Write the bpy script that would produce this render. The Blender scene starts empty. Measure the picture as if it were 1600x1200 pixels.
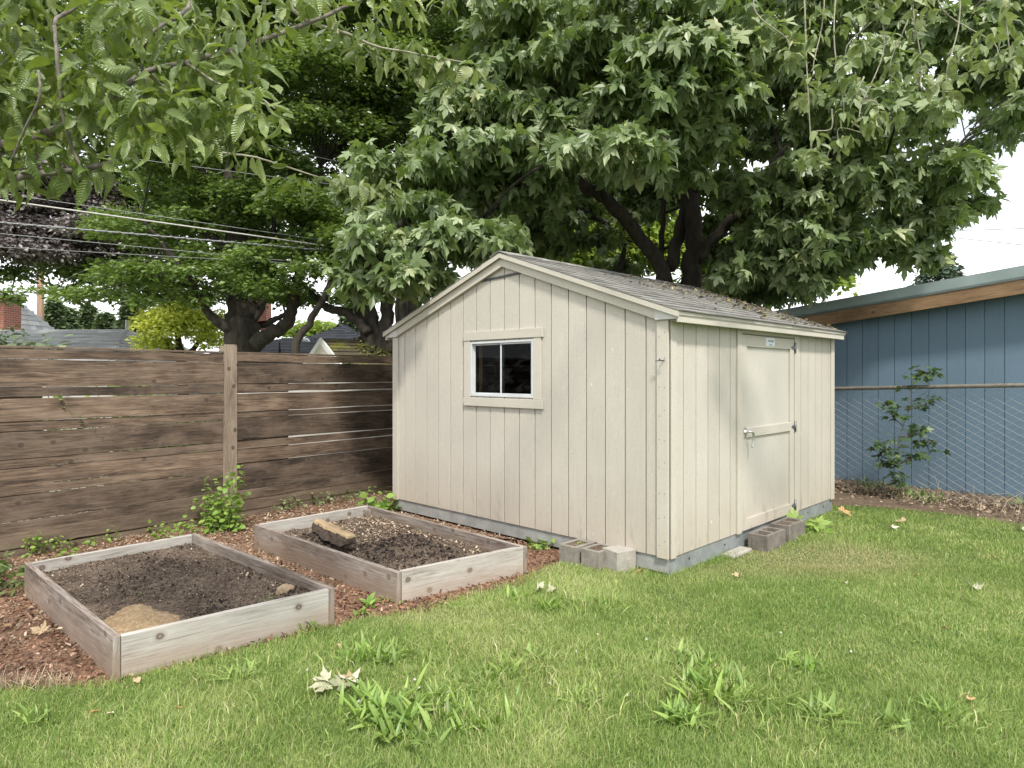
import bpy, math, random
import numpy as np
from mathutils import Vector
R = math.radians
sc = bpy.context.scene
col = sc.collection
random.seed(7)
RNG = np.random.default_rng(11)

# ---------------------------------------------------------------- camera, sky, sun, exposure
F, CX, HY, H = 1040.0, 800.0, 585.0, 1.61
cam_d = bpy.data.cameras.new("camera")
cam = bpy.data.objects.new("camera", cam_d); col.objects.link(cam)
cam_d.sensor_width = 36; cam_d.lens = 36 * F / 1600
cam_d.shift_y = -(600 - HY) / 1600
cam_d.clip_start = 0.05; cam_d.clip_end = 900
cam.location = (0, 0, H); cam.rotation_euler = (R(90), 0, 0)
sc.camera = cam

SUN = Vector((0.12, -0.60, 0.79)).normalized()
sun_el = math.asin(SUN.z); sun_az = math.atan2(SUN.x, SUN.y)
world = bpy.data.worlds.new("World"); sc.world = world
world.use_nodes = True
wn = world.node_tree; wn.nodes.clear()
wo = wn.nodes.new('ShaderNodeOutputWorld'); bg = wn.nodes.new('ShaderNodeBackground')
sky = wn.nodes.new('ShaderNodeTexSky'); sky.sky_type = 'NISHITA'; sky.sun_disc = False
sky.sun_elevation = sun_el; sky.sun_rotation = sun_az; sky.air_density = 1.0; sky.dust_density = 2.5
tc = wn.nodes.new('ShaderNodeTexCoord'); mp = wn.nodes.new('ShaderNodeMapping'); mp.inputs['Scale'].default_value = (1, 1, 2.5)
cn = wn.nodes.new('ShaderNodeTexNoise'); cn.inputs['Scale'].default_value = 2.2; cn.inputs['Detail'].default_value = 6
cr = wn.nodes.new('ShaderNodeValToRGB'); cr.color_ramp.elements[0].position = 0.30; cr.color_ramp.elements[1].position = 0.52
cr.color_ramp.elements[0].color = (0.45, 0.45, 0.45, 1)
mx = wn.nodes.new('ShaderNodeMix'); mx.data_type = 'RGBA'
mx.inputs['B'].default_value = (11.0, 11.2, 11.5, 1)
wn.links.new(tc.outputs['Generated'], mp.inputs['Vector']); wn.links.new(mp.outputs['Vector'], cn.inputs['Vector'])
wn.links.new(cn.outputs['Fac'], cr.inputs['Fac']); wn.links.new(cr.outputs['Color'], mx.inputs['Factor'])
wn.links.new(sky.outputs['Color'], mx.inputs['A']); wn.links.new(mx.outputs['Result'], bg.inputs['Color'])
wn.links.new(bg.outputs['Background'], wo.inputs['Surface'])
bg.inputs['Strength'].default_value = 0.115

sl = bpy.data.lights.new("sun", 'SUN'); so = bpy.data.objects.new("sun", sl); col.objects.link(so)
sl.energy = 3.3; sl.angle = R(6); sl.color = (1.0, 0.95, 0.86)
so.rotation_euler = SUN.to_track_quat('Z', 'Y').to_euler(); so.location = (0, 0, 20)
sc.view_settings.view_transform = 'Standard'; sc.view_settings.look = 'None'
sc.view_settings.exposure = 0.62; sc.view_settings.gamma = 1
sc.view_settings.use_curve_mapping = False
sc.cycles.max_bounces = 8; sc.cycles.transparent_max_bounces = 12
sc.cycles.sample_clamp_indirect = 6

# ---------------------------------------------------------------- pixel helpers (only used to measure positions)
def W(px, py, Z): return Vector(((px - CX) / F * Z, Z, H + (HY - py) / F * Z))
def G(px, py, z=0.0):
    Z = F * (H - z) / (py - HY)
    return Vector(((px - CX) / F * Z, Z, z))

# ---------------------------------------------------------------- materials
def new_mat(name):
    m = bpy.data.materials.new(name); m.use_nodes = True
    nt = m.node_tree
    return m, nt, nt.nodes['Principled BSDF']
def L(nt, a, b): nt.links.new(a, b)
def noise(nt, vec, scale, detail=4, rough=0.55, dist=0.0):
    n = nt.nodes.new('ShaderNodeTexNoise'); n.inputs['Scale'].default_value = scale
    n.inputs['Detail'].default_value = detail; n.inputs['Roughness'].default_value = rough
    n.inputs['Distortion'].default_value = dist
    if vec: L(nt, vec, n.inputs['Vector'])
    return n.outputs['Fac']
def mapping(nt, vec, scale=(1, 1, 1), loc=(0, 0, 0)):
    n = nt.nodes.new('ShaderNodeMapping'); n.inputs['Scale'].default_value = scale; n.inputs['Location'].default_value = loc
    L(nt, vec, n.inputs['Vector']); return n.outputs['Vector']
def coords(nt, kind='Object'):
    n = nt.nodes.new('ShaderNodeTexCoord'); return n.outputs[kind]
def position(nt):
    n = nt.nodes.new('ShaderNodeNewGeometry'); return n.outputs['Position']
def ramp(nt, fac, stops):
    n = nt.nodes.new('ShaderNodeValToRGB'); e = n.color_ramp.elements
    while len(e) < len(stops): e.new(0.5)
    for i, (p, c) in enumerate(stops):
        e[i].position = p
        e[i].color = (c, c, c, 1) if isinstance(c, (int, float)) else (*c, 1)
    L(nt, fac, n.inputs['Fac']); return n.outputs['Color']
def mixc(nt, fac, a, b, mode='MIX'):
    n = nt.nodes.new('ShaderNodeMix'); n.data_type = 'RGBA'; n.blend_type = mode
    for s, v in (('Factor', fac), ('A', a), ('B', b)):
        if isinstance(v, (int, float)): n.inputs[s].default_value = v if s == 'Factor' else (v, v, v, 1)
        elif isinstance(v, tuple): n.inputs[s].default_value = (*v, 1)
        else: L(nt, v, n.inputs[s])
    return n.outputs['Result']
def mth(nt, op, a, b=0.0):
    n = nt.nodes.new('ShaderNodeMath'); n.operation = op
    for i, v in enumerate((a, b)):
        if isinstance(v, (int, float)): n.inputs[i].default_value = v
        else: L(nt, v, n.inputs[i])
    return n.outputs[0]
def attr(nt, name):
    n = nt.nodes.new('ShaderNodeAttribute'); n.attribute_name = name; return n.outputs['Fac']
def bump(nt, bsdf, h, strength=0.4, dist=0.01):
    n = nt.nodes.new('ShaderNodeBump'); n.inputs['Strength'].default_value = strength; n.inputs['Distance'].default_value = dist
    L(nt, h, n.inputs['Height']); L(nt, n.outputs['Normal'], bsdf.inputs['Normal'])
def sepz(nt, vec, ax='Z'):
    n = nt.nodes.new('ShaderNodeSeparateXYZ'); L(nt, vec, n.inputs[0]); return n.outputs[ax]
MATS = {}

def wood(name, stops, rough=0.8, knots=0.6, stain=None, tint=0.35, knot_col=(0.05, 0.035, 0.025), foot=None, bs=0.5, grain_pow=1.0):
    m, nt, b = new_mat(name)
    uv = coords(nt, 'UV'); rnd = attr(nt, 'rnd')
    warp = noise(nt, mapping(nt, uv, (3, 8, 1)), 1.0, 3)
    g1 = noise(nt, mapping(nt, uv, (1.8, 40, 1)), 1.0, 8, 0.74, 1.8)
    g2 = noise(nt, mapping(nt, uv, (7, 240, 1)), 1.0, 3, 0.6, 0.6)
    big = noise(nt, mapping(nt, uv, (1.3, 3.0, 1), (9, 3, 0)), 1.0, 4, 0.6)
    fac = mth(nt, 'ADD', mth(nt, 'MULTIPLY', g1, 0.5), mth(nt, 'ADD', mth(nt, 'MULTIPLY', g2, 0.18), mth(nt, 'MULTIPLY', big, 0.34)))
    fac = mth(nt, 'ADD', mth(nt, 'MULTIPLY', mth(nt, 'SUBTRACT', fac, 0.51), 1.9), 0.51)
    c = ramp(nt, fac, stops)
    r2 = ramp(nt, rnd, [(0, 1 - tint), (1, 1 + tint * 0.3)])
    c = mixc(nt, 1.0, c, r2, 'MULTIPLY')
    # knots
    v = nt.nodes.new('ShaderNodeTexVoronoi'); v.voronoi_dimensions = '2D'; v.inputs['Scale'].default_value = 1.0
    wv = mapping(nt, uv, (4.2, 5.0, 1), (.3, .2, 0)); L(nt, wv, v.inputs['Vector'])
    sel = ramp(nt, sepz(nt, v.outputs['Color'], 'X'), [(0.0, 1.0), (knots + .25, 1.0), (knots + 0.27, 0.0), (1, 0.0)])
    kd = ramp(nt, mth(nt, 'ADD', v.outputs['Distance'], mth(nt, 'MULTIPLY', mth(nt, 'SUBTRACT', noise(nt, mapping(nt, uv, (30, 40, 1)), 1.0, 2), .5), .06)), [(0.0, 0.6), (0.05, 0.95), (0.075, 1.0), (0.10, 0.35), (0.20, 0.0)])
    k = mth(nt, 'MULTIPLY', sel, kd)
    halo = mth(nt, 'MULTIPLY', sel, ramp(nt, v.outputs['Distance'], [(0.08, 0.0), (0.13, 0.14), (0.24, 0.0)])); c = mixc(nt, halo, c, tuple(min(1, x * 1.25) for x in stops[-1][1]))
    c = mixc(nt, mth(nt, 'MULTIPLY', k, 0.9), c, knot_col)
    if stain:
        s = noise(nt, mapping(nt, uv, (2.5, 5, 1), (4, 4, 0)), 1.0, 6, 0.7)
        c = mixc(nt, ramp(nt, s, [(0.48, 0.0), (0.70, 0.75)]), c, stain)
    if foot:      # splashed soil low on the boards
        z = sepz(nt, position(nt)); n3 = noise(nt, position(nt), 7.0, 4)
        zz = mth(nt, 'ADD', z, mth(nt, 'MULTIPLY', n3, -0.12))
        c = mixc(nt, ramp(nt, zz, [(0.0, foot[1]), (foot[2], 0.0)]), c, foot[0])
    L(nt, c, b.inputs['Base Color']); b.inputs['Roughness'].default_value = rough
    hh = mth(nt, 'ADD', mth(nt, 'MULTIPLY', g1, 0.6), mth(nt, 'MULTIPLY', g2, 0.5))
    hh = mth(nt, 'SUBTRACT', hh, mth(nt, 'MULTIPLY', k, 0.3))
    bump(nt, b, hh, bs, 0.004)
    MATS[name] = m
wood('fence_wood', [(0.34, (0.028, 0.018, 0.012)), (0.45, (0.080, 0.052, 0.034)), (0.54, (0.135, 0.092, 0.062)), (0.66, (0.23, 0.168, 0.12))],
     tint=0.60, knots=-0.08, stain=(0.17, 0.125, 0.095), foot=((0.13, 0.10, 0.07), 0.5, 0.22), bs=1.0)
wood('post_wood', [(0.30, (0.10, 0.072, 0.052)), (0.47, (0.22, 0.165, 0.12)), (0.6, (0.31, 0.25, 0.19)), (0.75, (0.42, 0.35, 0.28))], tint=0.25, knots=0.3,
     foot=((0.20, 0.18, 0.12), 0.5, 0.35))
wood('bed_wood', [(0.30, (0.14, 0.12, 0.10)), (0.44, (0.29, 0.268, 0.24)), (0.56, (0.37, 0.35, 0.32)), (0.74, (0.46, 0.44, 0.41))],
     tint=0.12, knots=0.28, knot_col=(0.09, 0.055, 0.038), foot=((0.30, 0.22, 0.16), 0.5, 0.10))
wood('bed_wood_shaded', [(0.34, (0.065, 0.047, 0.036)), (0.44, (0.165, 0.13, 0.105)), (0.55, (0.255, 0.215, 0.185)), (0.68, (0.37, 0.33, 0.295))],  # darker, browner bed wood; shade on the side boards put into the colour
     tint=0.15, knots=0.25, knot_col=(0.11, 0.08, 0.06), foot=((0.24, 0.165, 0.115), 0.6, 0.13))
wood('chunk_wood', [(0.28, (0.16, 0.11, 0.06)), (0.5, (0.36, 0.26, 0.15)), (0.75, (0.48, 0.36, 0.22))], tint=0.1, knots=0.1)
wood('beam_wood', [(0.3, (0.075, 0.042, 0.020)), (0.48, (0.18, 0.108, 0.055)), (0.65, (0.26, 0.165, 0.088)), (0.8, (0.33, 0.22, 0.125))], tint=0.1, knots=-0.2, bs=0.3)
wood('stud_wood', [(0.3, (0.28, 0.17, 0.10)), (0.7, (0.45, 0.30, 0.18))], tint=0.1, knots=0.3)

def siding(name, base, dirty=True, chips=0.5, bs=0.5, foot_h=0.75):
    m, nt, b = new_mat(name)
    uv = coords(nt, 'UV'); p = position(nt); rnd = attr(nt, 'rnd')
    grain = noise(nt, mapping(nt, uv, (5, 90, 1)), 1.0, 5, 0.65, 1.2)
    cross = noise(nt, mapping(nt, uv, (170, 16, 1)), 1.0, 3, 0.6, 0.3)     # rough-sawn chatter marks
    swirl = noise(nt, mapping(nt, uv, (4.0, 16, 1)), 1.0, 4, 0.6, 3.0)
    sw = nt.nodes.new('ShaderNodeMath'); sw.operation = 'SINE'; L(nt, mth(nt, 'MULTIPLY', swirl, 60.0), sw.inputs[0])
    blot = noise(nt, p, 1.6, 5, 0.6)
    c = mixc(nt, ramp(nt, blot, [(0.3, 0.0), (0.75, 1.0)]), base, tuple(x * 0.90 for x in base))
    c = mixc(nt, 1.0, c, ramp(nt, rnd, [(0, 0.955), (1, 1.02)]), 'MULTIPLY')
    c = mixc(nt, ramp(nt, grain, [(0.32, 0.34), (0.47, 0.0)]), c, tuple(x * 0.60 for x in base))
    c = mixc(nt, ramp(nt, cross, [(0.32, 0.34), (0.45, 0.0)]), c, tuple(x * 0.62 for x in base))
    if dirty:
        z = sepz(nt, p)
        streak = noise(nt, mapping(nt, uv, (2.0, 30, 1), (5, 1, 0)), 1.0, 5, 0.7)
        zz = mth(nt, 'ADD', z, mth(nt, 'MULTIPLY', mth(nt, 'SUBTRACT', streak, 0.5), -1.1))
        c = mixc(nt, ramp(nt, zz, [(0.15, 0.5), (foot_h, 0.0)]), c, (0.40, 0.335, 0.26))
        pn = noise(nt, mapping(nt, p, (9, 9, 3)), 1.0, 5, 0.7)
        dk = mth(nt, 'MULTIPLY', ramp(nt, pn, [(0.55, 0.0), (0.68, 0.55)]), ramp(nt, z, [(0.15, 1.0), (0.55, 0.0)]))
        c = mixc(nt, dk, c, (0.20, 0.17, 0.135))
    ch = noise(nt, mapping(nt, uv, (14, 75, 1), (2, 8, 0)), 1.0, 2, 0.5)
    c = mixc(nt, ramp(nt, ch, [(0.735, 0.0), (0.755, chips)]), c, (0.78, 0.77, 0.74))
    L(nt, c, b.inputs['Base Color']); b.inputs['Roughness'].default_value = 0.75
    hh = mth(nt, 'ADD', mth(nt, 'MULTIPLY', grain, 0.5), mth(nt, 'MULTIPLY', cross, 0.55))
    hh = mth(nt, 'ADD', hh, mth(nt, 'MULTIPLY', sw.outputs[0], 0.05))
    bump(nt, b, hh, bs, 0.004)
    MATS[name] = m
CREAM = (0.495, 0.464, 0.405)
siding('shed_siding', CREAM, chips=0.9, bs=1.0)
siding('shed_trim', (0.49, 0.46, 0.395), chips=0.2, bs=0.35, foot_h=0.4)
siding('shed_panel', (0.50, 0.475, 0.42), chips=0.1, bs=0.25)
siding('soffit_block', (0.56, 0.555, 0.54), dirty=False, chips=0.3, bs=0.2)
siding('blue_siding', (0.112, 0.175, 0.235), dirty=False, chips=0.0, bs=0.3)

def plain(name, c1, c2=None, rough=0.6, metal=0.0, scale=8.0, bs=0.15, spec=0.5, detail=5, stretch=(1, 1, 1), lo=0.35, hi=0.65):
    m, nt, b = new_mat(name)
    p = mapping(nt, position(nt), stretch); n = noise(nt, p, scale, detail, 0.65)
    c2 = c2 or tuple(x * 0.75 for x in c1)
    L(nt, ramp(nt, n, [(lo, c1), (hi, c2)]), b.inputs['Base Color'])
    b.inputs['Roughness'].default_value = rough; b.inputs['Metallic'].default_value = metal
    b.inputs['Specular IOR Level'].default_value = spec
    bump(nt, b, noise(nt, p, scale * 6, 4, 0.7), bs, 0.006)
    MATS[name] = m
plain('galvanised', (0.335, 0.355, 0.36), (0.22, 0.235, 0.24), rough=0.55, metal=0.35, scale=6)
plain('skid_wood', (0.33, 0.33, 0.315), (0.20, 0.205, 0.20), rough=0.7, scale=5)
plain('window_vinyl', (0.54, 0.56, 0.57), (0.46, 0.48, 0.49), rough=0.4, scale=5, bs=0.03)
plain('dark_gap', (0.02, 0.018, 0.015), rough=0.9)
plain('inside_wood', (0.10, 0.07, 0.05), (0.05, 0.035, 0.025), rough=0.9)
plain('black_strip', (0.035, 0.035, 0.04), rough=0.5)
plain('screen_grey', (0.062, 0.052, 0.047), (0.05, 0.043, 0.04), rough=0.8)
plain('nickel', (0.62, 0.61, 0.60), (0.5, 0.49, 0.48), rough=0.3, metal=0.8, bs=0.02)
plain('hinge_metal', (0.24, 0.25, 0.27), (0.15, 0.155, 0.165), rough=0.45, metal=0.6, bs=0.05)
plain('sign_plate', (0.74, 0.78, 0.80), (0.66, 0.70, 0.73), rough=0.35, bs=0.02, scale=30)
plain('sign_ink', (0.20, 0.25, 0.29), rough=0.5)
plain('screw_metal', (0.10, 0.09, 0.08), rough=0.6)
plain('concrete', (0.27, 0.25, 0.215), (0.165, 0.15, 0.13), rough=0.95, scale=14, bs=0.9, lo=0.3, hi=0.7)
plain('concrete_dark', (0.215, 0.19, 0.165), (0.11, 0.098, 0.085), rough=0.95, scale=12, bs=1.0, lo=0.3, hi=0.7)
plain('concrete_light', (0.38, 0.36, 0.32), (0.27, 0.25, 0.22), rough=0.95, scale=14, bs=0.8, lo=0.3, hi=0.7)
plain('bark', (0.060, 0.050, 0.038), (0.018, 0.015, 0.012), rough=0.95, scale=9, bs=1.0, stretch=(1.6, 1.6, 0.45), lo=0.3, hi=0.7)
plain('wet_bark', (0.085, 0.06, 0.042), (0.03, 0.021, 0.015), rough=0.95, scale=30, bs=1.0)
plain('cherry_bark', (0.21, 0.185, 0.16), (0.08, 0.068, 0.058), rough=0.8, scale=30, bs=0.6, stretch=(0.6, 0.6, 1.0))
plain('twig_green', (0.20, 0.22, 0.10), (0.13, 0.12, 0.06), rough=0.7, scale=30)
plain('twig_pale', (0.33, 0.32, 0.24), (0.2, 0.18, 0.13), rough=0.7, scale=30)
plain('stem_brown', (0.13, 0.09, 0.06), rough=0.8, scale=30)
plain('wire_black', (0.03, 0.03, 0.032), rough=0.5)
plain('wire_grey', (0.22, 0.225, 0.23), (0.14, 0.145, 0.15), rough=0.45, metal=0.4, scale=40)
plain('wire_pale', (0.42, 0.41, 0.38), (0.3, 0.29, 0.27), rough=0.5, scale=20)
plain('chain_wire', (0.40, 0.40, 0.385), (0.29, 0.295, 0.29), rough=0.7, metal=0.0, scale=30, bs=0.02)
plain('rail_pipe', (0.235, 0.215, 0.185), (0.15, 0.135, 0.115), rough=0.6, metal=0.3, scale=20)
plain('flashing', (0.235, 0.29, 0.285), (0.19, 0.24, 0.235), rough=0.4, metal=0.2, scale=2, bs=0.02)
plain('white_paint', (0.72, 0.71, 0.68), (0.62, 0.61, 0.57), rough=0.6, scale=3, bs=0.05)
plain('cream_paint', (0.56, 0.53, 0.44), (0.46, 0.43, 0.35), rough=0.6, scale=3, bs=0.05)
plain('pole_wood', (0.30, 0.20, 0.13), (0.20, 0.13, 0.09), rough=0.9, scale=4, stretch=(4, 4, 0.3))
plain('skylight', (0.62, 0.66, 0.72), (0.5, 0.54, 0.6), rough=0.2, bs=0.0)
plain('rock', (0.36, 0.27, 0.18), (0.24, 0.175, 0.11), rough=0.9, scale=20, bs=0.5)

def shingle_mat(name, a, b_, moss=None):
    m, nt, b = new_mat(name)
    p = position(nt); rnd = attr(nt, 'rnd')
    c = mixc(nt, rnd, a, b_)
    gr = noise(nt, p, 160, 3, 0.8)
    c = mixc(nt, 1.0, c, ramp(nt, gr, [(0.3, 0.6), (0.7, 1.3)]), 'MULTIPLY')
    bl = noise(nt, p, 1.3, 5, 0.7)
    c = mixc(nt, ramp(nt, bl, [(0.5, 0.0), (0.8, 0.5)]), c, tuple(x * 0.55 for x in a))
    if moss:
        mn = noise(nt, p, 3.2, 6, 0.7)
        c = mixc(nt, ramp(nt, mn, [(moss[1], 0.0), (moss[1] + 0.12, 0.9)]), c, moss[0])
    L(nt, c, b.inputs['Base Color']); b.inputs['Roughness'].default_value = 0.95
    b.inputs['Specular IOR Level'].default_value = 0.25
    bump(nt, b, gr, 0.5, 0.004)
    MATS[name] = m
shingle_mat('shed_shingle', (0.27, 0.265, 0.245), (0.165, 0.16, 0.15), moss=((0.085, 0.075, 0.045), 0.60))
shingle_mat('grey_shingle', (0.56, 0.57, 0.575), (0.36, 0.37, 0.375))
shingle_mat('dark_shingle', (0.10, 0.105, 0.12), (0.06, 0.063, 0.072))
shingle_mat('mossy_shingle', (0.10, 0.085, 0.06), (0.06, 0.05, 0.035), moss=((0.15, 0.15, 0.03), 0.50))

def brick_mat():
    m, nt, b = new_mat('brick')
    q_ = position(nt); cb = nt.nodes.new('ShaderNodeCombineXYZ'); L(nt, mth(nt, 'ADD', sepz(nt, q_, 'X'), sepz(nt, q_, 'Y')), cb.inputs[0]); L(nt, sepz(nt, q_, 'Z'), cb.inputs[1]); p = cb.outputs[0]
    br = nt.nodes.new('ShaderNodeTexBrick'); L(nt, p, br.inputs['Vector'])
    br.inputs['Scale'].default_value = 1.0; br.inputs['Brick Width'].default_value = 0.22; br.inputs['Row Height'].default_value = 0.075
    br.inputs['Mortar Size'].default_value = 0.007
    br.inputs['Color1'].default_value = (0.36, 0.105, 0.06, 1); br.inputs['Color2'].default_value = (0.25, 0.075, 0.045, 1)
    br.inputs['Mortar'].default_value = (0.40, 0.34, 0.29, 1)
    L(nt, br.outputs['Color'], b.inputs['Base Color']); b.inputs['Roughness'].default_value = 0.9
    MATS['brick'] = m
brick_mat()

def glass_mat():
    m = bpy.data.materials.new('pane_glass'); m.use_nodes = True; nt = m.node_tree; nt.nodes.clear()
    o = nt.nodes.new('ShaderNodeOutputMaterial'); t = nt.nodes.new('ShaderNodeBsdfTransparent'); g = nt.nodes.new('ShaderNodeBsdfGlossy')
    d = nt.nodes.new('ShaderNodeBsdfDiffuse'); d.inputs['Color'].default_value = (0.5, 0.5, 0.48, 1)
    g.inputs['Roughness'].default_value = 0.03; t.inputs['Color'].default_value = (0.55, 0.57, 0.57, 1)
    fr = nt.nodes.new('ShaderNodeFresnel'); fr.inputs['IOR'].default_value = 1.13
    mix = nt.nodes.new('ShaderNodeMixShader'); L(nt, fr.outputs[0], mix.inputs[0]); L(nt, t.outputs[0], mix.inputs[1]); L(nt, g.outputs[0], mix.inputs[2])
    uv = coords(nt, 'UV'); n = noise(nt, mapping(nt, uv, (9, 3, 1)), 1.0, 6, 0.7, 1.0)
    f = ramp(nt, n, [(0.50, 0.0), (0.85, 0.035)])
    m2 = nt.nodes.new('ShaderNodeMixShader'); L(nt, f, m2.inputs[0]); L(nt, mix.outputs[0], m2.inputs[1]); L(nt, d.outputs[0], m2.inputs[2])
    L(nt, m2.outputs[0], o.inputs['Surface']); MATS['pane_glass'] = m
glass_mat()

def leaf_mat(name, stops, transl=0.30, tcol=(0.20, 0.30, 0.04), rough=0.45, spec=0.5, veins=0.0):
    m, nt, b = new_mat(name)
    rnd = attr(nt, 'rnd')
    c = ramp(nt, rnd, stops)
    if veins:
        uv = coords(nt, 'UV'); x = sepz(nt, uv, 'X'); y = sepz(nt, uv, 'Y'); ax = mth(nt, 'ABSOLUTE', x)
        sv = nt.nodes.new('ShaderNodeMath'); sv.operation = 'SINE'; L(nt, mth(nt, 'MULTIPLY', mth(nt, 'SUBTRACT', y, mth(nt, 'MULTIPLY', ax, 0.9)), 75.0), sv.inputs[0])
        side = ramp(nt, sv.outputs[0], [(0.72, 0.0), (0.98, 0.5)]); mid = ramp(nt, ax, [(0.006, 1.0), (0.022, 0.0)])
        vn = mth(nt, 'MAXIMUM', side, mid); c = mixc(nt, mth(nt, 'MULTIPLY', vn, veins), c, (0.36, 0.42, 0.20))
        bl_ = noise(nt, position(nt), 26, 3, 0.6); c = mixc(nt, 1.0, c, ramp(nt, bl_, [(0.35, 0.72), (0.65, 1.2)]), 'MULTIPLY')
        bump(nt, b, mth(nt, 'ADD', mth(nt, 'MULTIPLY', sv.outputs[0], 0.5), bl_), 0.5, 0.004)
    L(nt, c, b.inputs['Base Color']); b.inputs['Roughness'].default_value = rough
    b.inputs['Specular IOR Level'].default_value = spec
    t = nt.nodes.new('ShaderNodeBsdfTranslucent')
    L(nt, mixc(nt, 0.55, c, tcol), t.inputs['Color'])
    mix = nt.nodes.new('ShaderNodeMixShader'); mix.inputs[0].default_value = transl
    L(nt, b.outputs[0], mix.inputs[1]); L(nt, t.outputs[0], mix.inputs[2])
    L(nt, mix.outputs[0], nt.nodes['Material Output'].inputs['Surface'])
    MATS[name] = m
leaf_mat('maple_leaf', [(0, (0.055, 0.090, 0.026)), (0.45, (0.140, 0.200, 0.078)), (0.85, (0.285, 0.345, 0.180)), (1, (0.42, 0.43, 0.22))], 0.32, (0.24, 0.36, 0.02), rough=0.42, spec=0.6)
leaf_mat('maple_seed', [(0, (0.26, 0.27, 0.08)), (1, (0.36, 0.33, 0.12))], 0.3, (0.4, 0.4, 0.1))
leaf_mat('beech_leaf', [(0, (0.050, 0.085, 0.022)), (0.5, (0.105, 0.165, 0.038)), (1, (0.21, 0.30, 0.075))], 0.35, (0.26, 0.38, 0.03), rough=0.38, spec=0.6)
leaf_mat('copper_leaf', [(0, (0.055, 0.046, 0.046)), (0.6, (0.14, 0.12, 0.12)), (1, (0.33, 0.31, 0.30))], 0.15, (0.15, 0.06, 0.05))
leaf_mat('cherry_leaf', [(0, (0.050, 0.085, 0.020)), (0.45, (0.125, 0.185, 0.045)), (0.85, (0.24, 0.305, 0.10)), (1, (0.38, 0.40, 0.18))], 0.36, (0.28, 0.38, 0.02), rough=0.33, spec=0.6, veins=0.10)
leaf_mat('cherry_leaf_pale', [(0, (0.12, 0.165, 0.055)), (0.5, (0.20, 0.26, 0.10)), (1, (0.33, 0.37, 0.17))], 0.3, (0.28, 0.38, 0.06), rough=0.35, spec=0.6, veins=0.10)
leaf_mat('golden_leaf', [(0, (0.36, 0.42, 0.06)), (0.5, (0.54, 0.60, 0.11)), (1, (0.72, 0.74, 0.22))], 0.42, (0.7, 0.75, 0.10))
leaf_mat('far_leaf', [(0, (0.055, 0.085, 0.045)), (0.5, (0.09, 0.13, 0.065)), (1, (0.14, 0.185, 0.09))], 0.2)
leaf_mat('lime_leaf', [(0, (0.13, 0.20, 0.035)), (0.5, (0.22, 0.31, 0.05)), (1, (0.34, 0.42, 0.09))], 0.4, (0.4, 0.5, 0.05))
leaf_mat('spruce_needle', [(0, (0.05, 0.085, 0.06)), (1, (0.13, 0.18, 0.13))], 0.1)
leaf_mat('weed_leaf', [(0, (0.11, 0.20, 0.035)), (0.5, (0.20, 0.32, 0.06)), (1, (0.33, 0.45, 0.11))], 0.35, (0.3, 0.5, 0.05), rough=0.4)
leaf_mat('lawn_weed_leaf', [(0, (0.11, 0.19, 0.04)), (0.5, (0.20, 0.30, 0.07)), (1, (0.33, 0.43, 0.13))], 0.35, (0.35, 0.5, 0.06), rough=0.45)
leaf_mat('weed_pale', [(0, (0.13, 0.19, 0.06)), (1, (0.24, 0.31, 0.12))], 0.3)
leaf_mat('sapling_leaf', [(0, (0.035, 0.065, 0.03)), (0.6, (0.065, 0.11, 0.045)), (1, (0.16, 0.24, 0.05))], 0.25)
leaf_mat('dry_leaf', [(0, (0.30, 0.20, 0.10)), (0.5, (0.48, 0.37, 0.23)), (1, (0.62, 0.56, 0.42))], 0.15, (0.5, 0.35, 0.15), rough=0.7)
leaf_mat('dry_green_leaf', [(0, (0.20, 0.21, 0.12)), (0.5, (0.38, 0.38, 0.25)), (1, (0.56, 0.54, 0.42))], 0.15, rough=0.6)
leaf_mat('orange_leaf', [(0, (0.40, 0.18, 0.07)), (1, (0.58, 0.36, 0.18))], 0.15, (0.5, 0.25, 0.1), rough=0.7)
leaf_mat('dry_stalk', [(0, (0.24, 0.18, 0.11)), (1, (0.50, 0.42, 0.30))], 0.1, rough=0.8)
leaf_mat('clover_flower', [(0, (0.7, 0.7, 0.66)), (1, (0.8, 0.8, 0.78))], 0.2, (0.7, 0.7, 0.7))

def grass_mat():
    m, nt, b = new_mat('grass_blade')
    rnd = attr(nt, 'rnd'); dry = attr(nt, 'dry'); p = position(nt)
    c = ramp(nt, rnd, [(0, (0.095, 0.175, 0.040)), (0.35, (0.20, 0.295, 0.078)), (0.7, (0.335, 0.425, 0.135)), (0.9, (0.50, 0.54, 0.21)), (1, (0.60, 0.56, 0.33))])
    c = mixc(nt, dry, c, (0.46, 0.40, 0.23))
    L(nt, c, b.inputs['Base Color']); b.inputs['Roughness'].default_value = 0.5; b.inputs['Specular IOR Level'].default_value = 0.35
    t = nt.nodes.new('ShaderNodeBsdfTranslucent'); L(nt, mixc(nt, 0.5, c, (0.32, 0.48, 0.06)), t.inputs['Color'])
    mix = nt.nodes.new('ShaderNodeMixShader'); mix.inputs[0].default_value = 0.35
    L(nt, b.outputs[0], mix.inputs[1]); L(nt, t.outputs[0], mix.inputs[2]); L(nt, mix.outputs[0], nt.nodes['Material Output'].inputs['Surface'])
    MATS['grass_blade'] = m
grass_mat()

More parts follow.
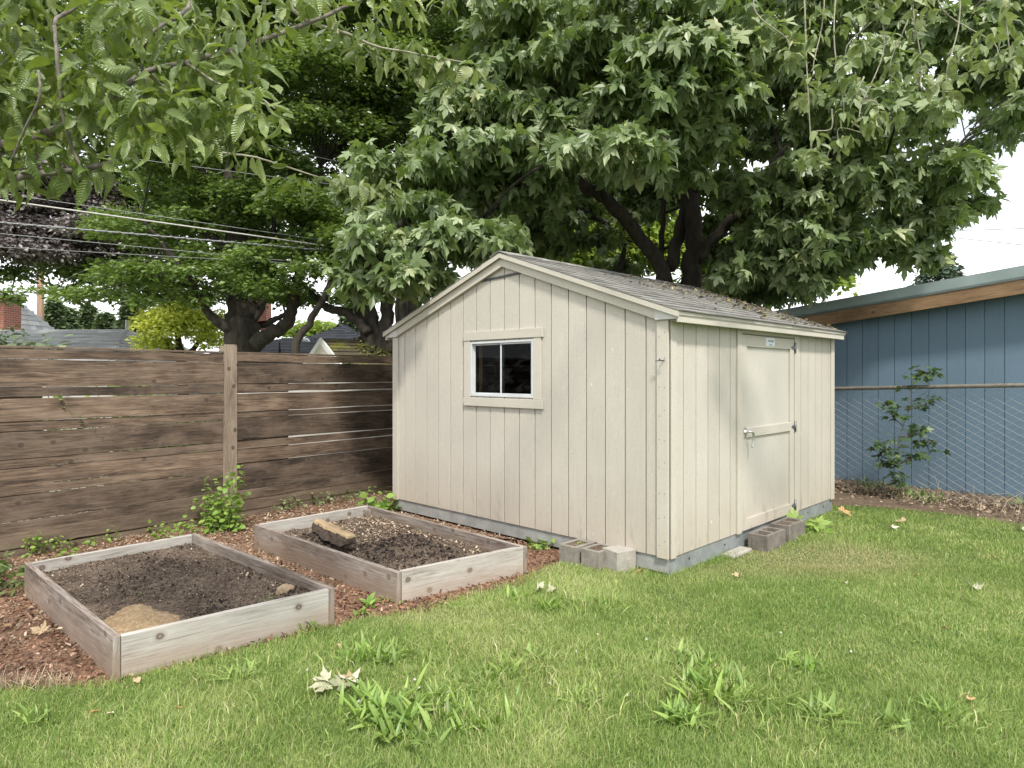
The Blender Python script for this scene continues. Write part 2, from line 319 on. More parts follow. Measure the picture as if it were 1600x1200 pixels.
def ground_mat(name, stops, scale, bs=0.8, dist=0.03, speck=None):
    m, nt, b = new_mat(name)
    p = position(nt)
    n1 = noise(nt, p, scale, 8, 0.7); n2 = noise(nt, p, scale * 0.12, 4, 0.6)
    f = mth(nt, 'ADD', mth(nt, 'MULTIPLY', n1, 0.65), mth(nt, 'MULTIPLY', n2, 0.35))
    c = ramp(nt, f, stops)
    if speck:
        v = nt.nodes.new('ShaderNodeTexVoronoi'); v.inputs['Scale'].default_value = speck[1]; L(nt, p, v.inputs['Vector'])
        sx = sepz(nt, v.outputs['Color'], 'X')
        k = mth(nt, 'MULTIPLY', ramp(nt, v.outputs['Distance'], [(0.22, 1.0), (0.36, 0.0)]), ramp(nt, sx, [(speck[2], 0.0), (speck[2] + 0.05, 0.9)]))
        c = mixc(nt, k, c, speck[0])
    L(nt, c, b.inputs['Base Color']); b.inputs['Roughness'].default_value = 0.95; b.inputs['Specular IOR Level'].default_value = 0.2
    bump(nt, b, n1, bs, dist)
    MATS[name] = m
ground_mat('lawn_base', [(0.35, (0.055, 0.075, 0.025)), (0.5, (0.11, 0.15, 0.045)), (0.65, (0.20, 0.20, 0.09))], 22)
ground_mat('mulch_base', [(0.36, (0.085, 0.045, 0.028)), (0.5, (0.20, 0.115, 0.072)), (0.64, (0.34, 0.22, 0.145))], 34, speck=((0.45, 0.33, 0.22), 60, 0.8))
ground_mat('bare_soil', [(0.36, (0.06, 0.042, 0.028)), (0.5, (0.135, 0.098, 0.068)), (0.64, (0.23, 0.18, 0.13))], 28, speck=((0.42, 0.34, 0.26), 50, 0.85))
ground_mat('dark_soil', [(0.36, (0.030, 0.021, 0.015)), (0.5, (0.115, 0.085, 0.064)), (0.64, (0.21, 0.165, 0.125))], 40, bs=1.0, dist=0.02, speck=((0.42, 0.35, 0.27), 75, 0.86))
ground_mat('sand', [(0.36, (0.165, 0.11, 0.062)), (0.5, (0.26, 0.185, 0.11)), (0.64, (0.35, 0.265, 0.17))], 40, bs=0.6, dist=0.01, speck=((0.5, 0.42, 0.3), 90, 0.85))
def chip_mat(name, stops):
    m, nt, b = new_mat(name); L(nt, ramp(nt, attr(nt, 'rnd'), stops), b.inputs['Base Color']); b.inputs['Roughness'].default_value = 0.9
    MATS[name] = m
chip_mat('red_chip', [(0, (0.045, 0.027, 0.018)), (0.45, (0.145, 0.075, 0.048)), (0.85, (0.27, 0.135, 0.085)), (1, (0.42, 0.30, 0.21))])
chip_mat('tan_chip', [(0, (0.075, 0.052, 0.034)), (0.5, (0.24, 0.175, 0.12)), (1, (0.48, 0.39, 0.29))])
chip_mat('soil_crumb', [(0, (0.025, 0.017, 0.012)), (0.6, (0.11, 0.08, 0.06)), (0.95, (0.19, 0.145, 0.11)), (1, (0.40, 0.33, 0.25))])
chip_mat('roof_litter', [(0, (0.05, 0.035, 0.02)), (0.5, (0.12, 0.09, 0.05)), (0.8, (0.20, 0.19, 0.07)), (1, (0.34, 0.26, 0.13))])

# ---------------------------------------------------------------- object helpers
WO = {}
def tag(o, label=None, cat=None, group=None, kind=None):
    if label: o['label'] = label
    if cat: o['category'] = cat
    if group: o['group'] = group
    if kind: o['kind'] = kind
    return o
def empty(name, loc, label=None, cat=None, group=None):
    o = bpy.data.objects.new(name, None); col.objects.link(o); o.location = loc; o.empty_display_size = 0.2
    WO[o.name] = Vector(loc); return tag(o, label, cat, group)
def link_mesh(name, me, V, parent, origin=None):
    """V: (n,3) world coordinates already in me; recentre on origin and parent."""
    if origin is None:
        mn, mxx = V.min(0), V.max(0); origin = Vector(((mn[0] + mxx[0]) / 2, (mn[1] + mxx[1]) / 2, mn[2]))
    o = bpy.data.objects.new(name, me); col.objects.link(o)
    flat = (V - np.array(origin)).astype(np.float32).ravel(); me.vertices.foreach_set('co', flat); me.update()
    WO[o.name] = Vector(origin)
    if parent: o.parent = parent; o.location = Vector(origin) - WO[parent.name]
    else: o.location = origin
    return o
def npmesh(name, V, faces, m, parent=None, rnd=None, extra=None, smooth=False, uv=None, origin=None):
    """faces: (nf,k) int array, constant k"""
    V = np.asarray(V, float); faces = np.asarray(faces, np.int32); nf, k = faces.shape
    me = bpy.data.meshes.new(name)
    me.vertices.add(len(V)); me.loops.add(nf * k); me.polygons.add(nf)
    me.vertices.foreach_set('co', V.astype(np.float32).ravel())
    me.loops.foreach_set('vertex_index', faces.ravel())
    me.polygons.foreach_set('loop_start', np.arange(0, nf * k, k, dtype=np.int32))
    me.polygons.foreach_set('use_smooth', np.full(nf, smooth))
    me.update(calc_edges=True)
    if uv is not None:
        l = me.uv_layers.new(name='UVMap'); l.data.foreach_set('uv', np.asarray(uv, np.float32).ravel())
    if rnd is not None:
        a = me.attributes.new('rnd', 'FLOAT', 'FACE'); a.data.foreach_set('value', np.asarray(rnd, np.float32))
    for kx, vv in (extra or {}).items():
        a = me.attributes.new(kx, 'FLOAT', 'FACE'); a.data.foreach_set('value', np.asarray(vv, np.float32))
    me.materials.append(MATS[m] if isinstance(m, str) else m)
    return link_mesh(name, me, V, parent, origin)

class MB:
    def __init__(s): s.v = []; s.f = []; s.uv = []; s.r = []
    def prism8(s, P, long_axis=None, rnd=None):
        """P[i][j][k] 8 corners as dict index i+2j+4k ; axes x(i), y(j), z(k)"""
        rnd = random.random() if rnd is None else rnd
        b = len(s.v); s.v += [tuple(p) for p in P]
        Lx = ((P[1] - P[0]).length + (P[3] - P[2]).length) / 2; Ly = ((P[2] - P[0]).length + (P[3] - P[1]).length) / 2; Lz = ((P[4] - P[0]).length + (P[5] - P[1]).length) / 2
        ln = [Lx, Ly, Lz]; ox, oy = rnd * 53.7, rnd * 17.3
        for idx, (a, c) in (((0, 2, 3, 1), (0, 1)), ((4, 5, 7, 6), (0, 1)), ((0, 1, 5, 4), (0, 2)), ((2, 6, 7, 3), (0, 2)), ((0, 4, 6, 2), (1, 2)), ((1, 3, 7, 5), (1, 2))):
            s.f.append(tuple(b + i for i in idx))
            la = long_axis if long_axis in (a, c) else (a if ln[a] >= ln[c] else c)
            sh = c if la == a else a
            off = [0, .37, .71][3 - a - c]
            t = []
            for i in idx:
                bit = [(i >> q) & 1 for q in range(3)]
                t.append((bit[la] * ln[la] + ox, bit[sh] * ln[sh] + oy + off))
            s.uv.append(t); s.r.append(rnd)
    def box(s, o, ax, ay, az, lx, ly, lz, rnd=None, la=None):
        o = Vector(o); ax = Vector(ax); ay = Vector(ay); az = Vector(az)
        s.prism8([o + ax * lx * (i & 1) + ay * ly * ((i >> 1) & 1) + az * lz * ((i >> 2) & 1) for i in range(8)], la, rnd)
    def build(s, name, m, parent=None, bevel=0.0, origin=None, extra_mats=None):
        me = bpy.data.meshes.new(name); me.from_pydata(s.v, [], s.f); me.update()
        l = me.uv_layers.new(name='UVMap'); l.data.foreach_set('uv', np.array([c for t in s.uv for c in t], np.float32).ravel())
        a = me.attributes.new('rnd', 'FLOAT', 'FACE'); a.data.foreach_set('value', np.array(s.r, np.float32))
        me.materials.append(MATS[m])
        o = link_mesh(name, me, np.array(s.v, float), parent, origin)
        if bevel:
            md = o.modifiers.new('bevel', 'BEVEL'); md.width = bevel; md.segments = 2; md.limit_method = 'ANGLE'
        return o
ZA = Vector((0, 0, 1))

def tubes(paths, sides=6, jitter=0.0, rng=None):
    """paths: list of (points, radii) -> V, quads"""
    VV, FF = [], []; base = 0
    ang = np.linspace(0, 2 * np.pi, sides, endpoint=False)
    for pts, rad in paths:
        P = np.asarray(pts, float); n = len(P); rad = np.asarray(rad, float) * np.ones(n)
        T = np.gradient(P, axis=0); T /= (np.linalg.norm(T, axis=1)[:, None] + 1e-9)
        ref = np.array([0, 0, 1.0]) if abs(T[0][2]) < 0.9 else np.array([1.0, 0, 0])
        u = np.cross(T[0], ref); u /= np.linalg.norm(u); rings = []
        for i in range(n):
            u = u - T[i] * np.dot(u, T[i]); u /= (np.linalg.norm(u) + 1e-9); w = np.cross(T[i], u)
            r = rad[i] * (1 + (rng.normal(0, jitter, sides) if jitter else 0))
            rings.append(P[i] + (np.cos(ang) * r)[:, None] * u + (np.sin(ang) * r)[:, None] * w if jitter else P[i] + rad[i] * (np.cos(ang)[:, None] * u + np.sin(ang)[:, None] * w))
        VV.append(np.concatenate(rings))
        i = np.arange(n - 1)[:, None] * sides; j = np.arange(sides)[None, :]; j2 = (j + 1) % sides
        FF.append(np.stack([i + j, i + j2, i + sides + j2, i + sides + j], -1).reshape(-1, 4) + base)
        # closing fans as quads (degenerate-free for even sides)
        for e in (0, n - 1):
            for q in range(1, sides - 1, 2):
                a = [e * sides, e * sides + q, e * sides + q + 1, e * sides + (q + 2) % sides]
                if q + 2 <= sides - 1: FF.append(np.array([a if e else a[::-1]]) + base)
        base += n * sides
    return np.concatenate(VV), np.concatenate(FF)
def smooth_path(pts, n=6):
    """Catmull-Rom through control points (rows may carry a radius)"""
    P = np.asarray(pts, float); P = np.vstack([2 * P[0] - P[1], P, 2 * P[-1] - P[-2]]); out = []
    for i in range(1, len(P) - 2):
        for t in np.linspace(0, 1, n, endpoint=False):
            out.append(0.5 * ((2 * P[i]) + (-P[i - 1] + P[i + 1]) * t + (2 * P[i - 1] - 5 * P[i] + 4 * P[i + 1] - P[i + 2]) * t * t + (-P[i - 1] + 3 * P[i] - 3 * P[i + 1] + P[i + 2]) * t ** 3))
    out.append(P[-2]); return np.array(out)

# leaf templates: verts (x across, y along, z up), tris
def fan(outline, c):
    V = [c] + outline; n = len(outline)
    return np.array(V, float), np.array([(0, 1 + i, 1 + (i + 1) % n) for i in range(n)])
def maple_template():
    h = [(0.0, 0.0), (0.16, -0.10), (0.46, -0.06), (0.30, 0.09), (0.46, 0.22), (0.66, 0.52), (0.44, 0.46), (0.34, 0.55), (0.15, 0.38), (0.20, 0.66), (0.13, 0.78), (0.0, 1.05)]
    out = h + [(-x, y) for x, y in h[-2:0:-1]]
    out = [(x * 1.05, y, -0.30 * x * x - 0.12 * y * y + (0.05 if abs(x) > .2 else 0)) for x, y in out]
    return fan(out, (0, 0.2, 0.02))
def oval_template(w=0.22, droop=0.25, fold=0.08, n=4):
    ys = np.linspace(0, 1, n + 1); V = []; Fc = []
    for y in ys:
        ww = w * math.sin(math.pi * min(1, max(0, y)) ** 0.85) ** 0.8 if 0 < y < 1 else 0.004
        z = -droop * y * y
        V += [(-ww, y, z + fold * ww / w), (0, y, z), (ww, y, z + fold * ww / w)]
    for i in range(n):
        a = i * 3
        for q in (0, 1): Fc += [(a + q, a + q + 1, a + q + 4), (a + q, a + q + 4, a + q + 3)]
    return np.array(V, float), np.array(Fc)
T_MAPLE = maple_template()
def bent(T, fx, fy, cx, wx=1.0):
    V = T[0].copy(); V[:, 2] += fx * V[:, 0] ** 2 + fy * V[:, 1] ** 2 + cx * V[:, 0] * V[:, 1]; V[:, 0] *= wx; return V, T[1]
T_MAPLE2 = bent(T_MAPLE, -.35, -.30, .25, .9); T_MAPLE3 = bent(T_MAPLE, .75, -.05, -.2, .82)
T_OVAL = oval_template()
T_RHOMB = (np.array([(0, 0, 0), (0.30, 0.5, 0.05), (0, 1, -0.08), (-0.30, 0.5, 0.05)]), np.array([(0, 1, 2), (0, 2, 3)]))
T_HEART = oval_template(0.38, 0.15, 0.05, 4)
T_STRAP = oval_template(0.10, 0.35, 0.03, 5)
T_LOBED = maple_template()
T_CHIP = (np.array([(-.25, 0, 0), (.25, 0.05, 0.04), (.2, 1, 0), (-.2, .93, 0.05)]), np.array([(0, 1, 2), (0, 2, 3)]))

def place_leaves(T, P, D, N, S, rnd):
    """returns V,F,rnd per face. D leaf axis, N normal hint, S size"""
    Tv, Tf = T
    D = D / (np.linalg.norm(D, axis=1)[:, None] + 1e-9)
    X = np.cross(D, N); X /= (np.linalg.norm(X, axis=1)[:, None] + 1e-9); Z = np.cross(X, D)
    V = P[:, None, :] + S[:, None, None] * (Tv[None, :, 0:1] * X[:, None, :] + Tv[None, :, 1:2] * D[:, None, :] + Tv[None, :, 2:3] * Z[:, None, :])
    n = len(P); Fc = Tf[None] + (np.arange(n) * len(Tv))[:, None, None]
    return V.reshape(-1, 3), Fc.reshape(-1, 3), np.repeat(rnd, len(Tf))

def leaf_obj(name, T, args, m, parent=None, smooth=False):
    """leaves from one template or a mix of templates, with leaf-space UVs"""
    Ts = T if isinstance(T, list) else [T]; P, D, N, s_, r_ = args; VV, FF, RR, UU = [], [], [], []; off = 0
    pick = np.arange(len(P)) % len(Ts)
    for i, t in enumerate(Ts):
        k = pick == i
        if not k.any(): continue
        v, f, rr = place_leaves(t, P[k], D[k], N[k], s_[k], r_[k]); VV.append(v); FF.append(f + off); off += len(v); RR.append(rr)
        UU.append(np.tile(t[0][t[1]][:, :, :2].reshape(-1, 2), (int(k.sum()), 1)))
    return npmesh(name, np.concatenate(VV), np.concatenate(FF), m, parent, rnd=np.concatenate(RR), smooth=smooth, uv=np.concatenate(UU))
def cherry_template(w, droop, fold, twist, n=10, seed=0):
    rr = np.random.default_rng(seed); V, Fc = [], []
    for i, y in enumerate(np.linspace(0, 1, n + 1)):
        ww = w * (math.sin(math.pi * y ** .8) ** .75 if 0 < y < 1 else .02) * (1 - .35 * max(0, y - .7) / .3) * (1.05 if i % 2 else .95)
        z = -droop * y * y + .015 * math.sin(9 * y + seed); x0 = .10 * twist * y * y; c_, s_ = math.cos(twist * y), math.sin(twist * y)
        for q in (-1, 0, 1):
            a, b = q * ww, abs(q) * fold * ww / w + (.012 * math.sin(17 * y + q * 2 + seed) if q else 0); V.append((x0 + a * c_ - b * s_, y * (1 - .25 * droop * y), z + a * s_ + b * c_))
    for i in range(n):
        a = i * 3
        for q in (0, 1): Fc += [(a + q, a + q + 1, a + q + 4), (a + q, a + q + 4, a + q + 3)]
    return np.array(V, float), np.array(Fc)
T_CHERRY = [cherry_template(.175, .12, .06, .2, seed=1), cherry_template(.155, .38, .10, -.4, seed=2), cherry_template(.19, .55, .03, .5, seed=3), cherry_template(.14, .25, .13, -.1, seed=4), cherry_template(.165, .7, .07, .7, seed=5)]

def clump_leaves(rng, C, heading, per, size, droop=(0.1, 0.7), petiole=0.6, spread=1.0, up=(0, 0, 1), tilt=0.35, crnd=None):
    n = len(C); m = n * per
    ctr = np.repeat(C, per, 0)
    az = np.repeat(heading, per) + (np.tile(np.linspace(-1, 1, per), n) * math.pi * spread) + rng.normal(0, 0.25, m)
    dr = rng.uniform(droop[0], droop[1], m)
    D = np.stack([np.cos(az) * np.cos(dr), np.sin(az) * np.cos(dr), -np.sin(dr)], 1)
    s = size * rng.uniform(0.6, 1.15, m)
    P = ctr + D * (s * petiole * rng.uniform(0.3, 1.2, m))[:, None] + rng.normal(0, size * 0.25, (m, 3))
    N = np.array(up)[None] + rng.normal(0, tilt, (m, 3))
    cr_ = np.repeat(rng.random(n) if crnd is None else crnd, per)
    r = np.clip(0.5 * cr_ + 0.5 * rng.random(m), 0, 1)
    return P, D, N, s, r

def crown_points(rng, boughs, shell=0.35):
    C, Hd = [], []
    for (c, rx, ry, rz, n) in boughs:
        d = rng.normal(size=(n, 3)); d /= np.linalg.norm(d, axis=1)[:, None]
        d[:, 2] = np.where(d[:, 2] < -0.35, -d[:, 2] * 0.6, d[:, 2])
        r = rng.random(n) ** shell
        p = np.array(c) + d * r[:, None] * np.array([rx, ry, rz])
        C.append(p); Hd.append(np.arctan2(d[:, 1] * ry, d[:, 0] * rx))
    return np.concatenate(C), np.concatenate(Hd)

def B(px, py, Z, rpx, rpy, n, depth=None):
    k = Z / F; c = W(px, py, Z); return (tuple(c), rpx * k, depth or rpx * k, rpy * k, n)

def build_tree(name, label, cat, base, limbs, boughs, T, leaf, size, per, bark='bark', seed=1, group=None, droop=(0.1, 0.7), shell=0.35,
               twigs=4, petiole=0.6, tilt=0.35, twig_r=0.02, seeds=0, spread=1.0, trunk_jit=0.07, reach=True, side_cut=None):
    rng = np.random.default_rng(seed)
    root = empty(name, base, label, cat, group)
    paths = []; sk = []
    for lb in limbs:
        s = smooth_path(lb, 6); s[1:-1, :3] += rng.normal(0, 0.02, (len(s) - 2, 3)) * (s[1:-1, 3:4] * 4 + 0.3)
        paths.append((s[:, :3], s[:, 3])); sk.append(s)
    V, Fc = tubes(paths, 10, trunk_jit, rng)
    npmesh('trunk', V, Fc, bark, root, smooth=True)
    SK = np.concatenate(sk)
    tw = []
    C, Hd = crown_points(rng, boughs, shell)
    off = 0
    for (c, rx, ry, rz, n) in boughs:
        c = np.array(c); cl = C[off:off + n]; off += n
        if reach:
            d = np.linalg.norm(SK[:, :3] - c, axis=1) + np.maximum(0, SK[:, 2] - c[2]) * 0.6
            a = SK[np.argmin(d)]
            mid = (a[:3] + c) / 2 + np.array([0, 0, 0.12 * np.linalg.norm(a[:3] - c)]) + rng.normal(0, 0.06, 3) * np.linalg.norm(a[:3] - c)
            r0 = min(a[3] * 0.6, twig_r * 2.2)
            s = smooth_path([a[:3], mid, c], 5); tw.append((s, np.linspace(r0, twig_r * 0.7, len(s))))
        for q in rng.choice(n, min(twigs, n), replace=False):
            mid = (c + cl[q]) / 2 + rng.normal(0, 0.08, 3) * rx
            s = smooth_path([c, mid, cl[q]], 3); tw.append((s, np.linspace(twig_r * 0.6, twig_r * 0.2, len(s))))
    V, Fc = tubes(tw, 5)
    npmesh('branches', V, Fc, bark, root, smooth=True)
    leaf_obj('crown', T, clump_leaves(rng, C, Hd, per, size, droop, petiole, spread, tilt=tilt), leaf, root)
    if seeds:
        q = rng.choice(len(C), seeds, replace=False)
        cs = np.repeat(C[q], 26, 0) + rng.normal(0, 1, (seeds * 26, 3)) * np.array([.05, .05, .09]) - np.array([0, 0, .12])
        n = len(cs); D = rng.normal(0, 0.5, (n, 3)) + np.array([0, 0, -1.0])
        lv = place_leaves(T_RHOMB, cs, D, rng.normal(size=(n, 3)), rng.uniform(.035, .055, n), rng.random(n))
        npmesh('seed_clusters', lv[0], lv[1], 'maple_seed', root, rnd=lv[2])
    return root

def poly_boughs(rng, poly, spacing, Zr, rpx, rpy, n, jit=0.35, depth=None):
    P = np.array(poly, float); out = []
    x0, y0 = P.min(0); x1, y1 = P.max(0)
    row = 0; y = y0 + spacing * 0.3
    while y < y1:
        x = x0 + (spacing / 2 if row % 2 else 0) + spacing * 0.3
        while x < x1:
            jx, jy = x + rng.normal(0, jit) * spacing, y + rng.normal(0, jit) * spacing
            if inside(P, np.array([[jx, jy]]))[0]:
                f = rng.uniform(0.75, 1.25)
                out.append(B(jx, jy, rng.uniform(*Zr), rpx * f, rpy * f, int(n * f), depth))
            x += spacing
        y += spacing * 0.85; row += 1
    return out
def inside(poly, Q):
    P = np.asarray(poly, float); x, y = Q[:, 0], Q[:, 1]; c = np.zeros(len(Q), bool); j = len(P) - 1
    for i in range(len(P)):
        with np.errstate(divide='ignore', invalid='ignore'):
            t = ((P[i, 1] > y) != (P[j, 1] > y)) & (x < (P[j, 0] - P[i, 0]) * (y - P[i, 1]) / (P[j, 1] - P[i, 1]) + P[i, 0])
        c ^= t; j = i
    return c
def vnoise(x, y, s, seed=0):
    r = np.random.default_rng(seed); out = 0
    for i in range(7):
        a = r.uniform(0, 2 * np.pi); k = s * r.uniform(0.6, 1.8); out = out + np.sin((x * math.cos(a) + y * math.sin(a)) * k + r.uniform(0, 6.28) + 1.3 * np.sin(x * k * .4 + y * k * .3 + i))
    return out / 7 * 1.6

#@@GROUND
# ---------------------------------------------------------------- shed frame
SC = Vector((1.24, 5.265, 0)); U = Vector((-0.7138, 0.7003, 0)).normalized(); Vv = Vector((0.7003, 0.7138, 0)).normalized()
SW, SD = 3.66, 3.60
def S(s, t, z): return SC + U * s + Vv * t + ZA * z
RZ0, RS = 2.082, 0.354     # roof top height at s=-0.1-> formula
def roofz(s): return 2.80 - RS * abs(s - 1.83)

# ---------------------------------------------------------------- ground
NG = 0
me_g = [(-300, -60, 0), (300, -60, 0), (300, 500, 0), (-300, 500, 0)]
g = npmesh('lawn_ground', me_g, [(0, 1, 2, 3)], 'lawn_base'); tag(g, kind='structure')
MULCH_PX = [(-700, 1130), (-120, 1085), (60, 1078), (165, 1072), (260, 1050), (400, 1012), (520, 985), (560, 968), (660, 958), (745, 930), (815, 915), (850, 893), (900, 872), (990, 868)]
mp_ = [G(*p) for p in MULCH_PX]
MULCH = [(p.x, p.y) for p in mp_] + [(S(0.2, 0.3, 0).x, S(0.2, 0.3, 0).y), (S(3.4, 0.3, 0).x, S(3.4, 0.3, 0).y), (-1.0, 10.4), (-9, 0.9)]
def sheet(name, poly, z, m, step=0.08, amp=0.012, seed=1, feather=0.0, label=None):
    """flat sheet as a polygon with a slightly wavy outline"""
    P = []
    for i in range(len(poly)):
        a, b = np.array(poly[i]), np.array(poly[(i + 1) % len(poly)]); n = max(1, int(np.linalg.norm(b - a) / step))
        for k in range(n):
            p = a + (b - a) * k / n; P.append((p[0] + vnoise(p[0], p[1], 9, seed) * feather, p[1] + vnoise(p[1], p[0], 9, seed + 1) * feather, z))
    me = bpy.data.meshes.new(name); me.from_pydata(P, [], [tuple(range(len(P)))]); me.update(); me.materials.append(MATS[m])
    o = link_mesh(name, me, np.array(P, float), None); return tag(o, kind='structure')
sheet('mulch_ground', MULCH, 0.006, 'mulch_base', feather=0.02)
SOIL_PX = [(1290, 790), (1350, 792), (1430, 798), (1500, 806), (1600, 822), (1760, 845)]
sp_ = [G(*p) for p in SOIL_PX]
SOILP = [(p.x, p.y) for p in sp_] + [(11.5, 7.0), (4.6, 12.0), (2.0, 14.0), (1.5, 11.5)]
sheet('soil_strip', SOILP, 0.005, 'bare_soil', feather=0.03)
BACKP = [(-9.5, 1.0), (-1.0, 10.6), (2.4, 14.5), (-3, 30), (-30, 30), (-30, 1)]

# ---------------------------------------------------------------- shed
shed = empty('garden_shed', S(SW / 2, SD / 2, 0), 'cream board-sided garden shed with gable roof, slider window and narrow door, on the lawn', 'shed')
GW = 0.2033; PT = 0.013
def wall_planks(mb, conv, length, topf, holes, n0=0.0):
    """conv(a, out, z): a along wall, out outward. planks split round holes [(a0,a1,z0,z1)]"""
    k = 0
    while k * GW < length - 0.01:
        a0, a1 = k * GW + 0.0052, min((k + 1) * GW - 0.0052, length); rnd = random.random()
        cuts = [a0, a1]
        for h in holes:
            for q in (h[0], h[1]):
                if a0 < q < a1: cuts.append(q)
        cuts.sort()
        for b0, b1 in zip(cuts, cuts[1:]):
            m = (b0 + b1) / 2; zs = [(0.157, None)]
            for h in holes:
                if h[0] <= m <= h[1]: zs = [(0.157, h[2])] + ([(h[3], None)] if h[3] is not None else [])
            # break at ridge
            pieces = [(b0, b1)] if not (b0 < 1.83 < b1 and topf(1.83) > topf(0) + .1) else [(b0, 1.83), (1.83, b1)]
            for c0, c1 in pieces:
                for z0, z1 in zs:
                    if z1 is not None and z1 - z0 < 0.005: continue
                    t0, t1 = (topf(c0), topf(c1)) if z1 is None else (z1, z1)
                    P = [conv(c0, 0, z0), conv(c1, 0, z0), conv(c0, PT, z0), conv(c1, PT, z0), conv(c0, 0, t0), conv(c1, 0, t1), conv(c0, PT, t0), conv(c1, PT, t1)]
                    mb.prism8(P, 2, rnd)
        k += 1
WIN = (1.433, 2.312, 1.387, 1.942)
DOOR = (1.215, 2.43, 0.157, 1.985)
gable = lambda a, o, z: S(a, -o, z)
doorw = lambda a, o, z: S(-o, a, z)
gtop = lambda s: roofz(s) - 0.06
mb = MB(); wall_planks(mb, gable, SW, gtop, [WIN]); mb.build('gable_wall', 'shed_siding', shed, bevel=0.0015)
mb = MB(); wall_planks(mb, doorw, SD, lambda a: 2.07, [(DOOR[0], DOOR[1], 0.157, DOOR[3])]); mb.build('door_wall', 'shed_siding', shed, bevel=0.0015)
mb = MB(); wall_planks(mb, lambda a, o, z: S(SW + o, a, z), SD, lambda a: 2.07, []); wall_planks(mb, lambda a, o, z: S(a, SD + o, z), SW, gtop, [])
mb.build('rear_walls', 'shed_siding', shed)
# sheathing behind the grooves (with openings)
def panel(mb, conv, a0, a1, z0, z1, o0, o1, top=None, rnd=.5, la=None):
    t0, t1 = (top(a0), top(a1)) if top else (z1, z1)
    mb.prism8([conv(a0, o0, z0), conv(a1, o0, z0), conv(a0, o1, z0), conv(a1, o1, z0), conv(a0, o0, t0), conv(a1, o0, t1), conv(a0, o1, t0), conv(a1, o1, t1)], la, rnd)
mb = MB()
gt2 = lambda s: roofz(s) - 0.046
o0, o1 = -0.012, -0.001
panel(mb, gable, 0.02, WIN[0], .16, 0, o0, o1, gt2); panel(mb, gable, WIN[0], WIN[1], .16, WIN[2], o0, o1)
panel(mb, gable, WIN[0], 1.83, WIN[3], 0, o0, o1, gt2); panel(mb, gable, 1.83, WIN[1], WIN[3], 0, o0, o1, gt2); panel(mb, gable, WIN[1], SW - .02, .16, 0, o0, o1, gt2)
panel(mb, doorw, 0.02, SD - .02, .16, 2.10, o0, o1)
panel(mb, lambda a, o, z: S(SW + o, a, z), 0.02, SD - .02, .16, 2.10, o0, o1)
panel(mb, lambda a, o, z: S(a, SD + o, z), 0.02, 1.83, .16, 0, o0, o1, gt2); panel(mb, lambda a, o, z: S(a, SD + o, z), 1.83, SW - .02, .16, 0, o0, o1, gt2)
mb.build('sheathing', 'inside_wood', shed)
mb = MB()
mb.box(S(0.02, 0.02, 0.10), U, Vv, ZA, SW - .04, SD - .04, 0.05); mb.build('floor_deck', 'inside_wood', shed)
mb = MB()
for a in (0.5, 0.9, WIN[0] - .05, WIN[1] + .012, 2.8):
    mb = MB(); panel(mb, gable, a, a + .038, .16, 1.95 if a > 2.6 or a < 1.3 else 2.3, -0.10, -0.013); mb.build('wall_stud', 'stud_wood', shed)
for a in (.6, 1.2, 1.8, 2.4, 3.0):
    mb = MB(); panel(mb, lambda a_, o, z: S(a_, SD + o, z), a, a + .038, .16, 2.1, -0.10, -0.013); mb.build('wall_stud', 'stud_wood', shed)
# corner and base trim
def boards(name, m, items, bevel=0.003, parent=None, la=None):
    mb = MB()
    for (conv, a0, a1, z0, z1, q0, q1) in items: panel(mb, conv, a0, a1, z0, z1, q0, q1, rnd=random.random(), la=la)
    return mb.build(name, m, parent or shed, bevel=bevel)
TR = PT + 0.018
boards('corner_trim', 'shed_trim', [(gable, -0.012, 0.092, .150, 2.04, PT + .001, TR)])
boards('corner_trim', 'shed_trim', [(doorw, 0.0 - PT + .012, 0.075, .150, 2.04, PT + .001, TR - .004)])
boards('corner_trim', 'shed_trim', [(gable, SW - 0.092, SW + 0.012, .150, 2.04, PT + .001, TR)])
boards('corner_trim', 'shed_trim', [(doorw, SD - 0.085, SD + .012, .150, 2.04, PT + .001, TR)])
# nail heads on the near corner trim
nm = []
for i in range(9):
    for q in (0.018, 0.066): nm.append((S(q, -TR - .001, 0.28 + i * .205 + random.uniform(-.03, .03)), 0.0035))
def dots(name, pts, normal, m, parent, sides=6, h=.002):
    return npmesh(name, *tubes([([p + normal * 0, p + normal * h], [r, r]) for p, r in pts], sides), m, parent)
for q_ in nm: dots('nail_head', [q_], -Vv, 'screw_metal', shed)
# skids / foundation
mb = MB(); mb.box(S(0.0, -0.0, 0.03), U, Vv, ZA, SW, 0.05, .122); mb.build('foundation_skid', 'skid_wood', shed, bevel=.003)
mb = MB(); mb.box(S(-0.004, 0.0, 0.012), Vv, U, ZA, SD, 0.004, .140); mb.build('foundation_rail', 'galvanised', shed)
mb = MB(); mb.box(S(SW - .05, 0.05, 0.03), Vv, U, ZA, SD - .05, .05, .12); mb.box(S(0.05, SD - .05, 0.03), U, Vv, ZA, SW - .1, .05, .12)
for t in (1.2, 2.4): mb.box(S(0.06, t, 0.02), U, Vv, ZA, SW - .13, .09, .08)
mb.build('foundation_joists', 'inside_wood', shed)
nm = []
for t in (0.30, 0.92, 1.52, 2.85, 3.32):
    hl = MB(); hl.box(S(-0.0052, t, .085), Vv, U, ZA, .02, .001, .018); hl.build('rail_hole', 'dark_gap', shed)
